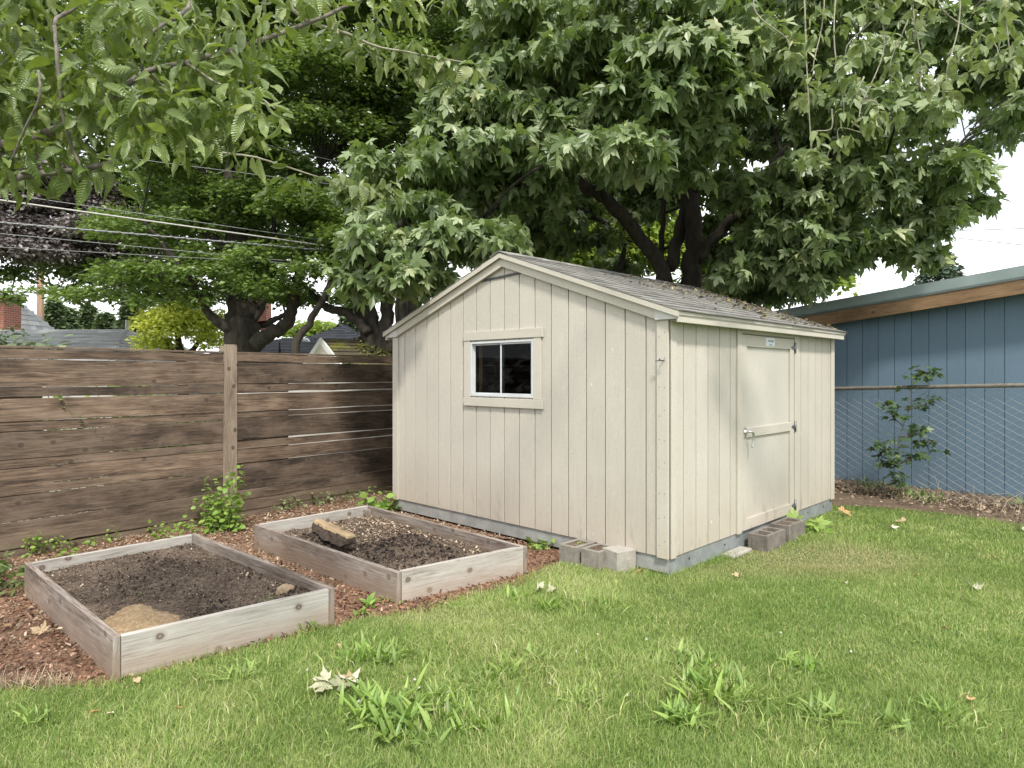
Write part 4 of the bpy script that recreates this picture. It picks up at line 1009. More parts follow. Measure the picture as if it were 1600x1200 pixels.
#@@BLOCKS
# ---------------------------------------------------------------- concrete blocks
def cinder(name, o, ax, ay, L_, Wd, Hh, m, label, group, cells=1, fill=True, tilt=0):
    """hollow block: o = base centre, long axis ax, cell openings upward"""
    root = empty(name, o, label, 'concrete block', group); wt = .032; c = Vector(o); mb = MB()
    O = c - ax * L_ / 2 - ay * Wd / 2
    mb.box(O, ax, ay, ZA, L_, wt, Hh); mb.box(O + ay * (Wd - wt), ax, ay, ZA, L_, wt, Hh)
    cw = (L_ - wt * (cells + 1)) / cells
    for i in range(cells + 1): mb.box(O + ax * (i * (cw + wt)) + ay * (wt + .0005), ax, ay, ZA, wt, Wd - 2 * wt - .001, Hh - .0015)
    mb.build('block_shell', m, root, bevel=.004)
    if fill:
        mb = MB(); mb.box(O + ax * wt * .9 + ay * wt * .9, ax, ay, ZA, L_ - wt * 1.8, Wd - wt * 1.8, Hh * fill); mb.build('soil_fill', 'dark_soil', root)
    return root
gA = S(.80, -.16, 0); gB = S(.585, -.13, 0); gC = S(.395, -.11, 0)
cinder('cinder_block', gA, -Vv, U, .26, .185, .165, 'concrete', 'leftmost grey concrete block against the gable wall of the shed, moss in its hollow', 'concrete blocks by the shed', 1, .97)
cinder('cinder_block', gB, -Vv, U, .25, .19, .160, 'concrete', 'middle one of the three concrete blocks against the gable wall, earth in its top', 'concrete blocks by the shed', 1, .97)
r_ = 0.25; ax2 = (-Vv * math.cos(r_) + U * math.sin(r_)); ay2 = Vector((-ax2.y, ax2.x, 0))
root = empty('concrete_block', gC, 'pale solid concrete block turned at an angle, nearest the shed corner', 'concrete block', 'concrete blocks by the shed')
mb = MB(); mb.box(gC - ax2 * .11 - ay2 * .11 , ax2, ay2, ZA, .20, .19, .178); o = mb.build('block_body', 'concrete_light', root, bevel=.006)
cinder('cinder_block', S(-.15, 1.47, -.022), Vv, U, .39, .19, .172, 'concrete_dark', 'grey two-cell concrete block below the shed door, leaf in one cell', 'concrete blocks by the shed', 2, .6)
cinder('cinder_block', S(-.14, 1.98, -.018), Vv, U, .40, .19, .176, 'concrete_dark', 'farther concrete block below the shed door, next to the maple seedling', 'concrete blocks by the shed', 2, .93)
root = empty('paving_stone', S(-.06, 1.05, 0), 'flat broken paving stone wedged under the shed rail left of the door blocks', 'stone')
mb = MB(); mb.box(S(-.13, .85, 0.0), Vv, U, ZA, .36, .12, .035); mb.build('stone_slab', 'concrete_light', root, bevel=.01)

# ---------------------------------------------------------------- blue building
bl = empty('blue_building', (6.5, 9.5, 0), 'blue board-sided building with a sloping roof edge and timber fascia, right of the shed', 'building')
BA = Vector((6.55, 8.52, 0))            # wall point seen at the right picture edge
BU = U.copy(); BN = -Vv
def BP(a, o, z): return BA + BU * a + BN * o + ZA * z
bt = lambda a: 2.66 - .11 * a + .16
mb = MB(); a = -4.5
while a < 6.5:
    w = .2033 * 1.05; panel(mb, BP, a + .004, a + w - .004, 0.03, 0, 0, .014, bt, rnd=random.random(), la=2); a += w
mb.build('wall', 'blue_siding', bl)
mb = MB(); panel(mb, BP, -4.5, 6.5, 0.0, 0, -.15, -.001, bt); 
panel(mb, BP, -4.5, 6.5, 0, 0, -5.0, -4.8, bt); mb.build('wall_backing', 'blue_siding', bl)
mb = MB(); mb.box(BP(-4.5, .012, 0), BU, -BN, ZA, 11, .1, .026); mb.build('footing', 'concrete_dark', bl)
OV = .32; tz = lambda a: 2.715 - .115 * a
def bstrip(mb, a0, a1, o0, o1, f0, f1, rnd=.5):
    mb.prism8([BP(a0, o0, f0(a0)), BP(a1, o0, f0(a1)), BP(a0, o1, f0(a0)), BP(a1, o1, f0(a1)), BP(a0, o0, f1(a0)), BP(a1, o0, f1(a1)), BP(a0, o1, f1(a0)), BP(a1, o1, f1(a1))], 0, rnd)
mb = MB(); bstrip(mb, -4.6, 2.15, OV - .045, OV, lambda a: tz(a) - .105, lambda a: tz(a) + .075, .4); bstrip(mb, 2.153, 6.6, OV - .045, OV, lambda a: tz(a) - .105, lambda a: tz(a) + .075, .8); mb.build('timber_fascia', 'beam_wood', bl, bevel=.003)
mb = MB(); bstrip(mb, -4.6, 6.6, -5.2, OV + .012, lambda a: tz(a) + .078, lambda a: tz(a) + .11); bstrip(mb, -4.6, 6.6, OV + .002, OV + .012, lambda a: tz(a) + .079, lambda a: tz(a) + .235); bstrip(mb, -4.6, 6.6, OV - .09, OV + .012, lambda a: tz(a) + .2355, lambda a: tz(a) + .245)
mb.build('roof_flashing', 'flashing', bl)
mb = MB(); bstrip(mb, -4.5, 6.5, .016, OV - .047, lambda a: tz(a) + .06, lambda a: tz(a) + .074); mb.build('eave_soffit', 'beam_wood', bl)

# ---------------------------------------------------------------- chain-link fence
cf = empty('chain_link_fence', (5.4, 8.9, 0), 'galvanised chain-link fence with a brown top rail in front of the blue wall', 'fence')
CA = W(1601, 601, 7.75); CB = W(1270, 606.8, 9.75); CA.z = 1.49; CB.z = 1.40
cd = (CB - CA); cl_ = Vector((cd.x, cd.y, 0)).length; cd = Vector((cd.x, cd.y, 0)).normalized()
def CP(a, z, o=0): 
    return Vector((CA.x, CA.y, 0)) + cd * a + Vector((-cd.y, cd.x, 0)) * o + ZA * z
ctop = lambda a: 1.49 - .09 * a / cl_
pp = [(CP(a, ctop(a) - .005)) for a in np.linspace(-2.5, cl_ + 2.2, 12)]
V1, F1 = tubes([(pp, [.026] * len(pp))], 12); npmesh('top_rail', V1, F1, 'rail_pipe', cf, smooth=True)
paths = []; dw, dh = .076, .047; rr = random.Random(4)
a = -1.2; i = 0
while a < cl_ + 2.0:
    pts = []; z = ctop(a) + .018; k = 0
    while z > .0:
        wob = .004 * math.sin(z * 5)
        pts.append(CP(a + (dw / 2 if (k + i) % 2 else -dw / 2) + wob * 0.5, z, -.030 + .0015 * (1 if k % 2 else -1))); z -= dh; k += 1
    paths.append((pts, [.0023] * len(pts))); a += dw; i += 1
V1, F1 = tubes(paths, 6); npmesh('wire_mesh', V1, F1, 'chain_wire', cf)
for a in (-2.4, cl_ + 1.9):
    V1, F1 = tubes([([CP(a, 0, .05), CP(a, 1.5, .05)], [.03, .03])], 12); npmesh('fence_post', V1, F1, 'rail_pipe', cf, smooth=True)
paths = []
for a in np.arange(-.8, cl_ + .5, .45): 
    pts = [CP(a, ctop(a) - .005 + .024 * math.cos(t), .024 * math.sin(t)) + cd * .004 * t for t in np.linspace(0, 12, 16)]; npmesh('tie_wire', *tubes([(pts, [.002] * 16)], 4), 'chain_wire', cf)
#@@HOUSES
# ---------------------------------------------------------------- houses behind the fence
def gable_roof_house(name, label, base, ax, ay, Lx, Ly, eave, rise, wallm, roofm, over=.3, hip=0.0, course=.16, tab=.33):
    """ridge along ax; box Lx by Ly, centred on base"""
    root = empty(name, base, label, 'house' if Lx > 5 else 'shed'); c = Vector(base)
    w = MB(); O = c - ax * Lx / 2 - ay * Ly / 2; w.box(O, ax, ay, ZA, Lx, Ly, eave); w.build('wall', wallm, root)
    rd = MB(); hr = hip
    E = [c + ax * (sx * (Lx / 2 + over)) + ay * (sy * (Ly / 2 + over)) + ZA * eave for sx, sy in ((-1, -1), (1, -1), (1, 1), (-1, 1))]
    k = (Ly / 2 + over) * hr; A = c - ax * (Lx / 2 + over - k) + ZA * (eave + rise); Bq = c + ax * (Lx / 2 + over - k) + ZA * (eave + rise)
    me_v = [*E, A, Bq]; me = bpy.data.meshes.new('roof'); me.from_pydata([tuple(v) for v in me_v], [], [(0, 1, 5, 4), (2, 3, 4, 5), (1, 2, 5), (3, 0, 4), (3, 2, 1, 0)]); me.update(); me.materials.append(MATS[roofm if hip else wallm])
    ro = link_mesh('roof', me, np.array([tuple(v) for v in me_v]), root)
    mb = MB()
    def clipface(P0, P1, Q1, Q0):   # eave left, eave right, ridge right, ridge left
        al = (P1 - P0).normalized(); up = (Q0 - P0) - al * (Q0 - P0).dot(al); Ld = up.length; up.normalize(); n = al.cross(up); n = n if n.z > 0 else -n
        W0 = (P1 - P0).length; l0 = (Q0 - P0).dot(al); l1 = (P1 - Q1).dot(al); k = max(1, int(round(Ld / course))); r = random.Random(int(W0 * 100))
        for i in range(k):
            y0, y1 = Ld * i / k, Ld * (i + 1) / k; ym = (y0 + y1) / 2; xa, xb = l0 * ym / Ld, W0 - l1 * ym / Ld; x = xa - r.uniform(0, tab)
            while x < xb:
                wd = tab * r.uniform(.6, 1.3); x0, x1 = max(xa, x), min(xb, x + wd - .004)
                if x1 - x0 > .02:
                    P = [P0 + al * xx + up * (yy) + n * hh for hh in (0, 1) for yy in (y0, y1) for xx in (x0, x1)]
                    P = []
                    for zz in (0, 1):
                        for yy in (y0, y1 + .01):
                            for xx in (x0, x1): P.append(P0 + al * xx + up * yy + n * (.003 + (.018 if yy == y0 else .003) * zz + (.004 if yy == y0 else 0)))
                    mb.prism8(P, 0, r.random())
                x += wd
    clipface(E[0], E[1], Bq, A); clipface(E[2], E[3], A, Bq)
    if hip: clipface(E[1], E[2], Bq, Bq); clipface(E[3], E[0], A, A)
    mb.build('shingles', roofm, ro); return root, ro
X_, Y_ = Vector((1, 0, 0)), Vector((0, 1, 0))
# grey-roofed house (left): front roof plane faces the camera
def yaw(a): return Vector((math.cos(a), math.sin(a), 0)), Vector((-math.sin(a), math.cos(a), 0))
ax, ay = yaw(R(-4))
hA, rA = gable_roof_house('grey_roof_house', 'low house with a light grey shingle roof behind the left end of the fence', (-17.0, 21.0, 0), ax, ay, 13.4, 6.4, 1.95, 1.05, 'white_paint', 'grey_shingle', .3, .55, .18, .42)
ax, ay = yaw(R(-4))
hB, rB = gable_roof_house('taller_grey_house', 'taller grey-roofed house wing with a red brick chimney at the left edge', (-22.6, 26.6, 0), ax, ay, 6.6, 5.0, 2.6, 1.75, 'white_paint', 'grey_shingle', .3, .12, .20, .45)
mb = MB(); mb.box((-18.35, 22.6, 1.5), X_, Y_, ZA, 1.1, .8, 2.7); mb.box((-18.4, 22.55, 4.20), X_, Y_, ZA, 1.2, .9, .12); mb.build('chimney', 'brick', hB, bevel=.01)
V1, F1 = tubes([([W(199, 520, 20.5), W(199, 500, 20.5)], [.06, .06])], 8); npmesh('vent_pipe', V1, F1, 'white_paint', rA, smooth=True)
ax, ay = yaw(R(3))
hC, rC = gable_roof_house('dark_roof_house', 'house with a dark hipped roof and two skylight domes behind the fence post', (-8.2, 25.5, 0), ax, ay, 8.0, 7.0, 1.75, 1.25, 'cream_paint', 'dark_shingle', .3, 1.0, .2, .5)
ax, ay = yaw(R(3))
hD, rD = gable_roof_house('dark_roof_wing', 'higher dark roof wing rising behind the many-stemmed tree left of the shed', (-7.8, 30.5, 0), ax, ay, 5.0, 6.0, 2.4, 1.5, 'cream_paint', 'dark_shingle', .3, .9, .2, .5)
mb = MB(); mb.box(W(392, 515, 27.0), X_, Y_, ZA, .62, .6, 1.6); mb.build('chimney', 'brick', hC, bevel=.01)
for px, py in ((415, 531), (475, 534)):
    Zs = 22.8; c = W(px, py, Zs); n = 8; th, ph = np.meshgrid(np.linspace(0, np.pi / 2, n), np.linspace(0, 2 * np.pi, 16, endpoint=False), indexing='ij')
    P = np.stack([np.sin(th) * np.cos(ph) * .2, np.sin(th) * np.sin(ph) * .2, np.cos(th) * .14], -1).reshape(-1, 3) + np.array(c); i = np.arange(n - 1)[:, None] * 16; j = np.arange(16)[None]; j2 = (j + 1) % 16
    npmesh('skylight_dome', P, np.stack([i + j, i + 16 + j, i + 16 + j2, i + j2], -1).reshape(-1, 4), 'skylight', rC, smooth=True)
V1, F1 = tubes([([W(437, 552, 22.3), W(437, 534, 22.3)], [.04, .04])], 8); npmesh('vent_pipe', V1, F1, 'wire_black', rC, smooth=True)
# mossy cream shed just behind the fence
ms, mr = gable_roof_house('mossy_shed', 'small cream shed with a mossy roof just behind the right fence panel', (-1.9, 13.6, 0), Vector((.80, .60, 0)), Vector((-.60, .80, 0)), 3.9, 2.5, 1.55, .72, 'cream_paint', 'mossy_shingle', .12, 0, .14, .25)
c0 = Vector((-1.9, 13.6, 0)) - Vector((.80, .60, 0)) * (3.9 / 2 + .13)
for sg in (-1, 1):
    mb = MB(); e = c0 + Vector((-.6, .8, 0)) * sg * 1.40 + ZA * 1.56; r0 = c0 + ZA * 2.285; d = (r0 - e).normalized(); nn = d.cross(Vector((.8, .6, 0))); nn = nn if nn.z > 0 else -nn
    mb.box(e - nn * .10, d, Vector((.8, .6, 0)), nn, (r0 - e).length, .03, .11); mb.build('barge_board', 'white_paint', ms)
rng = np.random.default_rng(3); n = 9000; aa = rng.uniform(-2.0, 2.0, n); bb = rng.uniform(-1.36, 1.36, n); kk = (vnoise(aa, bb, 3, 3) + vnoise(aa, bb, 8, 2) * .5 > .0); aa, bb = aa[kk], bb[kk]; n = len(aa)
P = np.array([-1.9, 13.6, 0]) + aa[:, None] * np.array([.8, .6, 0]) + bb[:, None] * np.array([-.6, .8, 0]); P[:, 2] = 1.55 + .72 * (1 - np.abs(bb) / 1.37) + .035
lv = place_leaves(T_CRUMB, P, rng.normal(size=(n, 3)), np.tile([0, 0, 1.], (n, 1)) + rng.normal(0, .3, (n, 3)), rng.uniform(.03, .08, n), rng.random(n))
leaf_mat('moss', [(0, (0.035, 0.03, 0.015)), (0.5, (0.08, 0.08, 0.025)), (1, (0.19, 0.20, 0.04))], 0.1, rough=.9)
tag(npmesh('roof_moss', lv[0], lv[1], 'moss', ms, rnd=lv[2]), kind='stuff')
# white board wall seen through the gaps of the right fence panel
wf = MB(); 
p0 = FA + FD * (k_post + .55) - FN * .9
for i in range(17): wf.box(p0 + FD * (.225 * i), FD, -FN, ZA, .215, .02, 1.70, rnd=random.random())
o = wf.build('white_board_fence', 'white_paint'); tag(o, 'white board fence glimpsed through the gaps of the right fence panel', 'fence')
wf = MB(); p0 = FA + FD * (k_post - 1.9) - FN * 1.6
wf.box(p0, FD, -FN, ZA, 1.3, .4, 1.72); o = wf.build('white_shelf_unit', 'white_paint'); tag(o, 'white boarded bin glimpsed through the gaps of the left fence panel', 'bin')
# utility pole
pole = empty('utility_pole', (W(63, 585, 30).x, 30, 0), 'brown wooden utility pole above the grey roofs', 'pole')
c = W(63, 585, 30); V1, F1 = tubes([([Vector((c.x, 30, 0)), Vector((c.x, 30, 7.6))], [.17, .12])], 12); npmesh('pole_shaft', V1, F1, 'pole_wood', pole, smooth=True)
mb = MB(); mb.box((c.x - .9, 29.95, 7.0), X_, Y_, ZA, 1.8, .1, .12); mb.build('crossarm', 'pole_wood', pole)
# wires
def wire(name, label, p, q, r, m, sag=.05, group='overhead wires', wob=0, n=30, twist=False):
    t = np.linspace(0, 1, n)[:, None]; a, b = np.array(p), np.array(q); P = a + (b - a) * t; P[:, 2] -= sag * 4 * (t[:, 0] * (1 - t[:, 0]))
    P[:, 2] += wob * np.sin(t[:, 0] * 60)
    paths = [(P, [r] * n)]
    if twist:
        t = np.linspace(0, 1, 420); P2 = a + (b - a) * t[:, None]; P2[:, 2] -= sag * 4 * t * (1 - t); P2[:, 2] += r * 1.3 * np.sin(t * 330); P2[:, 1] += r * 1.3 * np.cos(t * 330); paths.append((P2, [r * .7] * 420))
    V1, F1 = tubes(paths, 5); return tag(npmesh(name, V1, F1, m, smooth=True), label, 'wire', group)
def ex(p, q, x): return (x, p[1] + (q[1] - p[1]) * (x - p[0]) / (q[0] - p[0]))
for (p, q, r, m, tw, lab) in (((0, 302), (516, 377), .006, 'wire_grey', 0, 'thin grey top wire of the bundle crossing the trees on the left'),
                         ((24, 316), (516, 385), .014, 'wire_pale', 0, 'pale lashed cable, second of the wires crossing the trees on the left'),
                         ((0, 347.5), (506, 391), .013, 'wire_grey', 1, 'thick twisted grey cable in the middle of the left wire bundle'),
                         ((0, 365), (506, 413), .006, 'wire_grey', 0, 'thin wire just below the thick twisted cable'),
                         ((0, 386), (506, 414), .005, 'wire_grey', 0, 'lowest thin wire of the left bundle'),
                         ((410, 225), (545, 257), .011, 'wire_black', 0, 'black cable high between the cherry leaves and the maple'),
                         ((293, 259), (371, 269), .006, 'wire_grey', 0, 'thin wire running up behind the cherry leaves')):
    a = ex(p, q, -260); b = ex(p, q, 760); z0, z1 = (9.3, 13.5)
    wire('power_line', lab, W(a[0], a[1], z0), W(b[0], b[1], z1), r, m, .0, twist=tw)
for (p, q, lab) in (((1480, 361), (1600, 357), 'upper thin wire against the white sky above the blue building'), ((1495, 372), (1600, 383), 'lower thin wire against the white sky above the blue building')):
    a = ex(p, q, 1150); b = ex(p, q, 1750); wire('power_line', lab, W(a[0], a[1], 24), W(b[0], b[1], 20), .011, 'wire_black', .0)
#@@TREES
# ---------------------------------------------------------------- trees
def limb(pts):   # (px, py, Z, radius)
    out = []
    for p in pts:
        w = W(p[0], p[1], p[2]); out.append((w.x, w.y, w.z, p[3]))
    return out
rg = np.random.default_rng(21)
# bigleaf maple behind the shed
MZ = 10.8
base = W(1079, 585, MZ); 
front = [B(640, 262, 8.2, 95, 48, 46), B(560, 300, 8.6, 50, 30, 16), B(655, 330, 8.0, 90, 26, 30), B(600, 385, 7.6, 85, 35, 40), B(720, 372, 7.5, 80, 36, 44), B(575, 430, 7.6, 55, 36, 28),
         B(650, 432, 7.4, 60, 34, 40), B(780, 368, 8.0, 50, 30, 18), B(745, 180, 8.4, 75, 60, 44), B(780, 230, 8.0, 75, 40, 36), B(840, 110, 8.4, 90, 55, 44), B(720, 270, 8.6, 70, 45, 30), B(830, 180, 8.2, 60, 40, 26),
         B(880, 250, 7.8, 80, 40, 34), B(960, 235, 7.2, 85, 38, 44), B(900, 195, 7.8, 60, 40, 26), B(1000, 160, 7.4, 100, 50, 52), B(930, 90, 7.8, 100, 45, 50), B(1050, 95, 7.2, 90, 50, 50),
         B(1100, 140, 7.4, 60, 50, 30), B(1085, 210, 7.8, 60, 40, 24), B(1160, 80, 7.6, 80, 45, 36), B(1020, 20, 7.6, 140, 50, 50), B(800, 30, 8.2, 120, 45, 44), B(1200, 10, 7.8, 110, 45, 36), B(830, 300, 8.6, 60, 35, 22),
         B(690, 220, 8.4, 50, 40, 22), B(1060, 265, 8.2, 40, 25, 10)]
mid = poly_boughs(rg, [(700, -90), (1680, -90), (1680, 190), (1600, 215), (1560, 250), (1490, 290), (1470, 350), (1400, 350), (1310, 385), (1240, 400), (1160, 370), (1130, 250), (1020, 235), (860, 330), (700, 330)], 62, (8.6, 12.2), 62, 34, 23, depth=.75)
low = [B(1150, 430, 9.6, 60, 22, 12), B(1210, 410, 9.4, 70, 30, 26), B(1265, 435, 9.2, 50, 25, 18), B(1290, 395, 9.0, 70, 35, 34), B(1350, 380, 9.0, 55, 35, 26), B(1430, 362, 9.2, 46, 26, 20), B(1445, 396, 9.2, 30, 14, 6),
       B(1530, 315, 9.3, 45, 16, 10), B(1480, 330, 9.3, 55, 20, 16), B(1240, 350, 9.2, 80, 40, 34), B(1180, 300, 9.4, 60, 40, 24), B(1240, 265, 8.8, 70, 35, 26), B(1330, 300, 8.8, 80, 40, 34), B(1430, 280, 8.8, 80, 40, 32), B(1400, 180, 8.4, 90, 45, 34), B(1300, 170, 8.4, 70, 40, 26),
       B(1010, 330, 12.4, 50, 26, 22), B(1060, 300, 12.4, 44, 24, 20), B(960, 420, 12.5, 60, 20, 20), B(870, 350, 10.5, 60, 25, 12), B(940, 380, 11.5, 60, 30, 16), B(1020, 250, 10, 60, 40, 22), B(1395, 395, 9.1, 36, 18, 9),
       B(1125, 300, 12, 50, 40, 40), B(1135, 350, 12.2, 40, 30, 24), B(1130, 400, 12.0, 50, 25, 30), B(1150, 445, 11.6, 60, 22, 30), B(1210, 455, 11.6, 60, 20, 30), B(1260, 425, 11, 60, 26, 34), B(1190, 395, 11.5, 70, 30, 44),
       B(860, 325, 11.5, 70, 32, 40), B(800, 365, 11, 60, 32, 34), B(900, 300, 12, 70, 30, 34), B(1010, 285, 12.3, 70, 26, 34), B(980, 330, 13, 60, 22, 16), B(850, 390, 12, 50, 22, 22), B(770, 395, 10, 50, 22, 20)]
limbs = [limb([(1079, 585 + 154, MZ, 0.246), (1079, 540, MZ, 0.193), (1079, 440, MZ, 0.168), (1083, 380, MZ, 0.143), (1082, 300, MZ, 0.127), (1092, 220, MZ, 0.107), (1085, 120, MZ, 0.082), (1075, 0, MZ, 0.057), (1070, -120, MZ, 0.025)]),
         limb([(1040, 585 + 154, MZ, 0.180), (1040, 560, MZ - .1, 0.139), (1038, 440, MZ - .1, 0.123), (1000, 372, MZ - .3, 0.111), (955, 320, MZ - .6, 0.098), (905, 285, MZ - 1, 0.082), (840, 240, MZ - 1.6, 0.057), (760, 215, MZ - 2.2, 0.033), (690, 220, MZ - 2.6, 0.016)]),
         limb([(1046, 420, MZ, 0.107), (1062, 360, MZ + .2, 0.098), (1074, 290, MZ + .2, 0.086), (1060, 220, MZ, 0.066), (1020, 130, MZ - .4, 0.041), (980, 20, MZ - 1, 0.016)]),
         limb([(1088, 405, MZ, 0.107), (1120, 368, MZ - .2, 0.090), (1160, 328, MZ - .5, 0.082), (1210, 290, MZ - .9, 0.070), (1290, 265, MZ - 1.2, 0.049), (1380, 255, MZ - 1.5, 0.033), (1460, 270, MZ - 1.6, 0.016)]),
         limb([(1160, 328, MZ - .5, 0.066), (1220, 240, MZ - .8, 0.049), (1290, 190, MZ - 1.2, 0.037), (1390, 120, MZ - 1.8, 0.025), (1480, 60, MZ - 2, 0.012)]),
         limb([(1030, 440, MZ + .3, 0.066), (1033, 380, MZ + .6, 0.049), (1036, 310, MZ + .8, 0.041), (1020, 240, MZ + 1, 0.025)]),
         limb([(960, 440, 12, 0.057), (975, 390, 12, 0.049), (940, 345, 11.6, 0.041), (890, 320, 11, 0.025)]),
         limb([(905, 285, MZ - 1, 0.057), (820, 300, 9.3, 0.041), (740, 350, 8.3, 0.029), (650, 400, 7.8, 0.016), (590, 430, 7.6, 0.008)]),
         limb([(1082, 300, MZ, 0.082), (1130, 200, 10, 0.057), (1190, 110, 9.2, 0.041), (1260, 10, 8.6, 0.025)]),
         limb([(955, 320, MZ - .6, 0.066), (930, 230, 9, 0.041), (900, 130, 8.4, 0.025), (880, 30, 8.2, 0.016)]),
         limb([(1160, 328, MZ - .5, 0.049), (1230, 340, 9.9, 0.037), (1310, 370, 9.3, 0.025), (1400, 375, 9.1, 0.012)])]
build_tree('maple_tree', 'big-leaf maple with dark forked trunk spreading over the cream shed', 'tree', (base.x, base.y, 0), limbs, front + mid + low, [T_MAPLE, T_MAPLE2, T_MAPLE3], 'maple_leaf', .19, 10,
           seed=4, twigs=5, twig_r=.014, seeds=110, droop=(.25, 1.2), tilt=.5)

# broadleaf trees behind the fence
leaf_poly1 = [(150, -90), (620, -90), (640, 120), (600, 230), (520, 300), (500, 400), (460, 440), (400, 455), (330, 450), (260, 470), (150, 455), (165, 430), (185, 330), (180, 200)]
bo = poly_boughs(rg, leaf_poly1, 46, (11.8, 14.8), 46, 36, 82, jit=.5, depth=.6) + [B(240, 470, 12.5, 40, 14, 18), B(310, 475, 12.5, 30, 14, 14), B(130, 458, 13, 46, 12, 22), B(430, 455, 12.6, 60, 22, 40), B(330, 430, 12.3, 50, 30, 60), B(250, 430, 12.3, 60, 30, 80), B(200, 430, 12.5, 50, 26, 60), B(200, 360, 12.5, 60, 40, 80), B(440, 400, 12.3, 50, 30, 60), B(60, 458, 13.5, 60, 12, 26), B(160, 462, 13.2, 50, 12, 30), B(300, 462, 12.6, 40, 12, 26), B(350, 462, 14, 60, 14, 50), B(455, 460, 14.4, 50, 16, 50), B(500, 470, 14.6, 46, 14, 44), B(420, 440, 14.2, 60, 22, 60), B(440, 470, 13.6, 50, 14, 36)]
Z1 = 13.2
limbs = [limb([(378, 585 + 127, Z1, .46), (378, 600, Z1, .37), (380, 520, Z1, .31), (377, 470, Z1, .27), (368, 420, Z1, .22), (372, 350, Z1, .2), (360, 250, Z1, .14), (350, 120, Z1, .09), (340, -40, Z1, .04)]),
         limb([(398, 540, Z1 - .3, .16), (425, 520, Z1 - .4, .13), (447, 508, Z1 - .4, .12), (457, 480, Z1 - .4, .11), (465, 430, Z1 - .4, .10), (480, 360, Z1 - .3, .07), (500, 260, Z1, .04)]),
         limb([(366, 515, Z1 - .2, .14), (345, 506, Z1 - .4, .10), (328, 492, Z1 - .5, .08), (312, 460, Z1 - .6, .06), (270, 400, Z1 - .8, .05), (220, 340, Z1 - .8, .03)]),
         limb([(392, 500, Z1, .12), (412, 470, Z1 + .2, .08), (420, 430, Z1 + .2, .06), (430, 330, Z1, .04)]),
         limb([(400, 512, Z1 + .3, .09), (428, 500, Z1 + .4, .06), (450, 490, Z1 + .5, .05)]),
         limb([(372, 350, Z1, .13), (300, 250, Z1, .08), (230, 160, Z1, .05), (180, 60, Z1, .03)]),
         limb([(366, 430, Z1, .15), (340, 380, Z1 - .2, .10), (300, 350, Z1 - .2, .06)])]
build_tree('broadleaf_tree', 'dark broadleaf tree with thick twisted trunk behind the fence post', 'tree', (W(378, 585, Z1).x, Z1, 0), limbs, bo, T_RHOMB, 'beech_leaf', .115, 11, seed=5, twigs=3, twig_r=.012,
           droop=(-.1, .5), petiole=1.3, tilt=.85, spread=.8)
leaf_poly2 = [(430, -90), (900, -90), (900, 330), (870, 400), (760, 400), (640, 440), (600, 450), (540, 440), (470, 420), (500, 330), (560, 230)]
Z2 = 12.6
bo = poly_boughs(rg, leaf_poly2, 50, (12.6, 15.0), 50, 36, 72, jit=.5, depth=.6) + [B(500, 425, 11.8, 60, 20, 60), B(600, 425, 12, 60, 24, 60), B(540, 380, 12, 60, 30, 80), B(660, 440, 12.6, 60, 30, 60), B(560, 465, 12.9, 60, 12, 30)]
limbs = []
for pts in ([(588, 712, .2), (586, 560, .17), (570, 500, .14), (550, 450, .12), (520, 420, .10), (480, 380, .06), (440, 330, .03)],
            [(592, 712, .2), (590, 560, .16), (580, 500, .13), (577, 440, .11), (585, 370, .08), (590, 260, .05), (600, 120, .03)],
            [(600, 712, .2), (598, 560, .16), (603, 500, .13), (605, 450, .12), (612, 390, .09), (640, 300, .06), (680, 200, .03)],
            [(608, 712, .18), (606, 560, .13), (625, 505, .10), (640, 450, .08), (690, 390, .05), (760, 320, .03)],
            [(575, 520, .10), (545, 490, .09), (520, 484, .08), (498, 470, .06), (470, 440, .04)],
            [(566, 480, .07), (556, 455, .06), (560, 420, .04)]):
    limbs.append(limb([(x, y, Z2 + .15 * i, r) for i, (x, y, r) in enumerate(pts)]))
build_tree('many_stemmed_tree', 'dark tree of many stems rising beside the left eave of the shed', 'tree', (W(592, 585, Z2).x, Z2, 0), limbs, bo, T_RHOMB, 'beech_leaf', .12, 11, seed=6, twigs=3, twig_r=.012, droop=(-.1, .5), petiole=1.3, tilt=.85, spread=.8)
# leaning thin trunk
lt = limb([(452, 585 + 140, 12, .10), (461, 552, 12, .075), (480, 512, 12, .065), (500, 475, 12, .06), (520, 430, 12.2, .05), (540, 350, 12.4, .03)])
build_tree('leaning_tree', 'slim dark trunk leaning right between the two larger trees', 'tree', (W(452, 585, 12).x, 12, 0), [lt], [B(520, 400, 12.3, 40, 25, 24), B(545, 350, 12.4, 40, 25, 24)], T_RHOMB, 'beech_leaf', .11, 10, seed=8, twigs=2)
# copper beech
Z3 = 17
bo = poly_boughs(rg, [(-160, 230), (60, 250), (150, 285), (165, 340), (130, 400), (60, 420), (-20, 420), (-160, 420)], 44, (15.6, 17.5), 44, 28, 120, depth=.8)
limbs = [limb([(-90, 585 + 98, Z3, .4), (-90, 500, Z3, .34), (-70, 420, Z3, .28), (-30, 350, Z3, .15), (60, 330, Z3 - .4, .06), (110, 320, Z3 - .6, .02)]), limb([(-70, 420, Z3, .2), (-60, 330, Z3, .15), (-40, 240, Z3, .08)])]
build_tree('copper_beech', 'purple-grey copper-leaved tree behind the wires at the left edge', 'tree', (W(-90, 585, Z3).x, Z3, 0), limbs, bo, T_RHOMB, 'copper_leaf', .13, 15, seed=9, twigs=3, petiole=1.2, droop=(-.1, .8), tilt=.9)
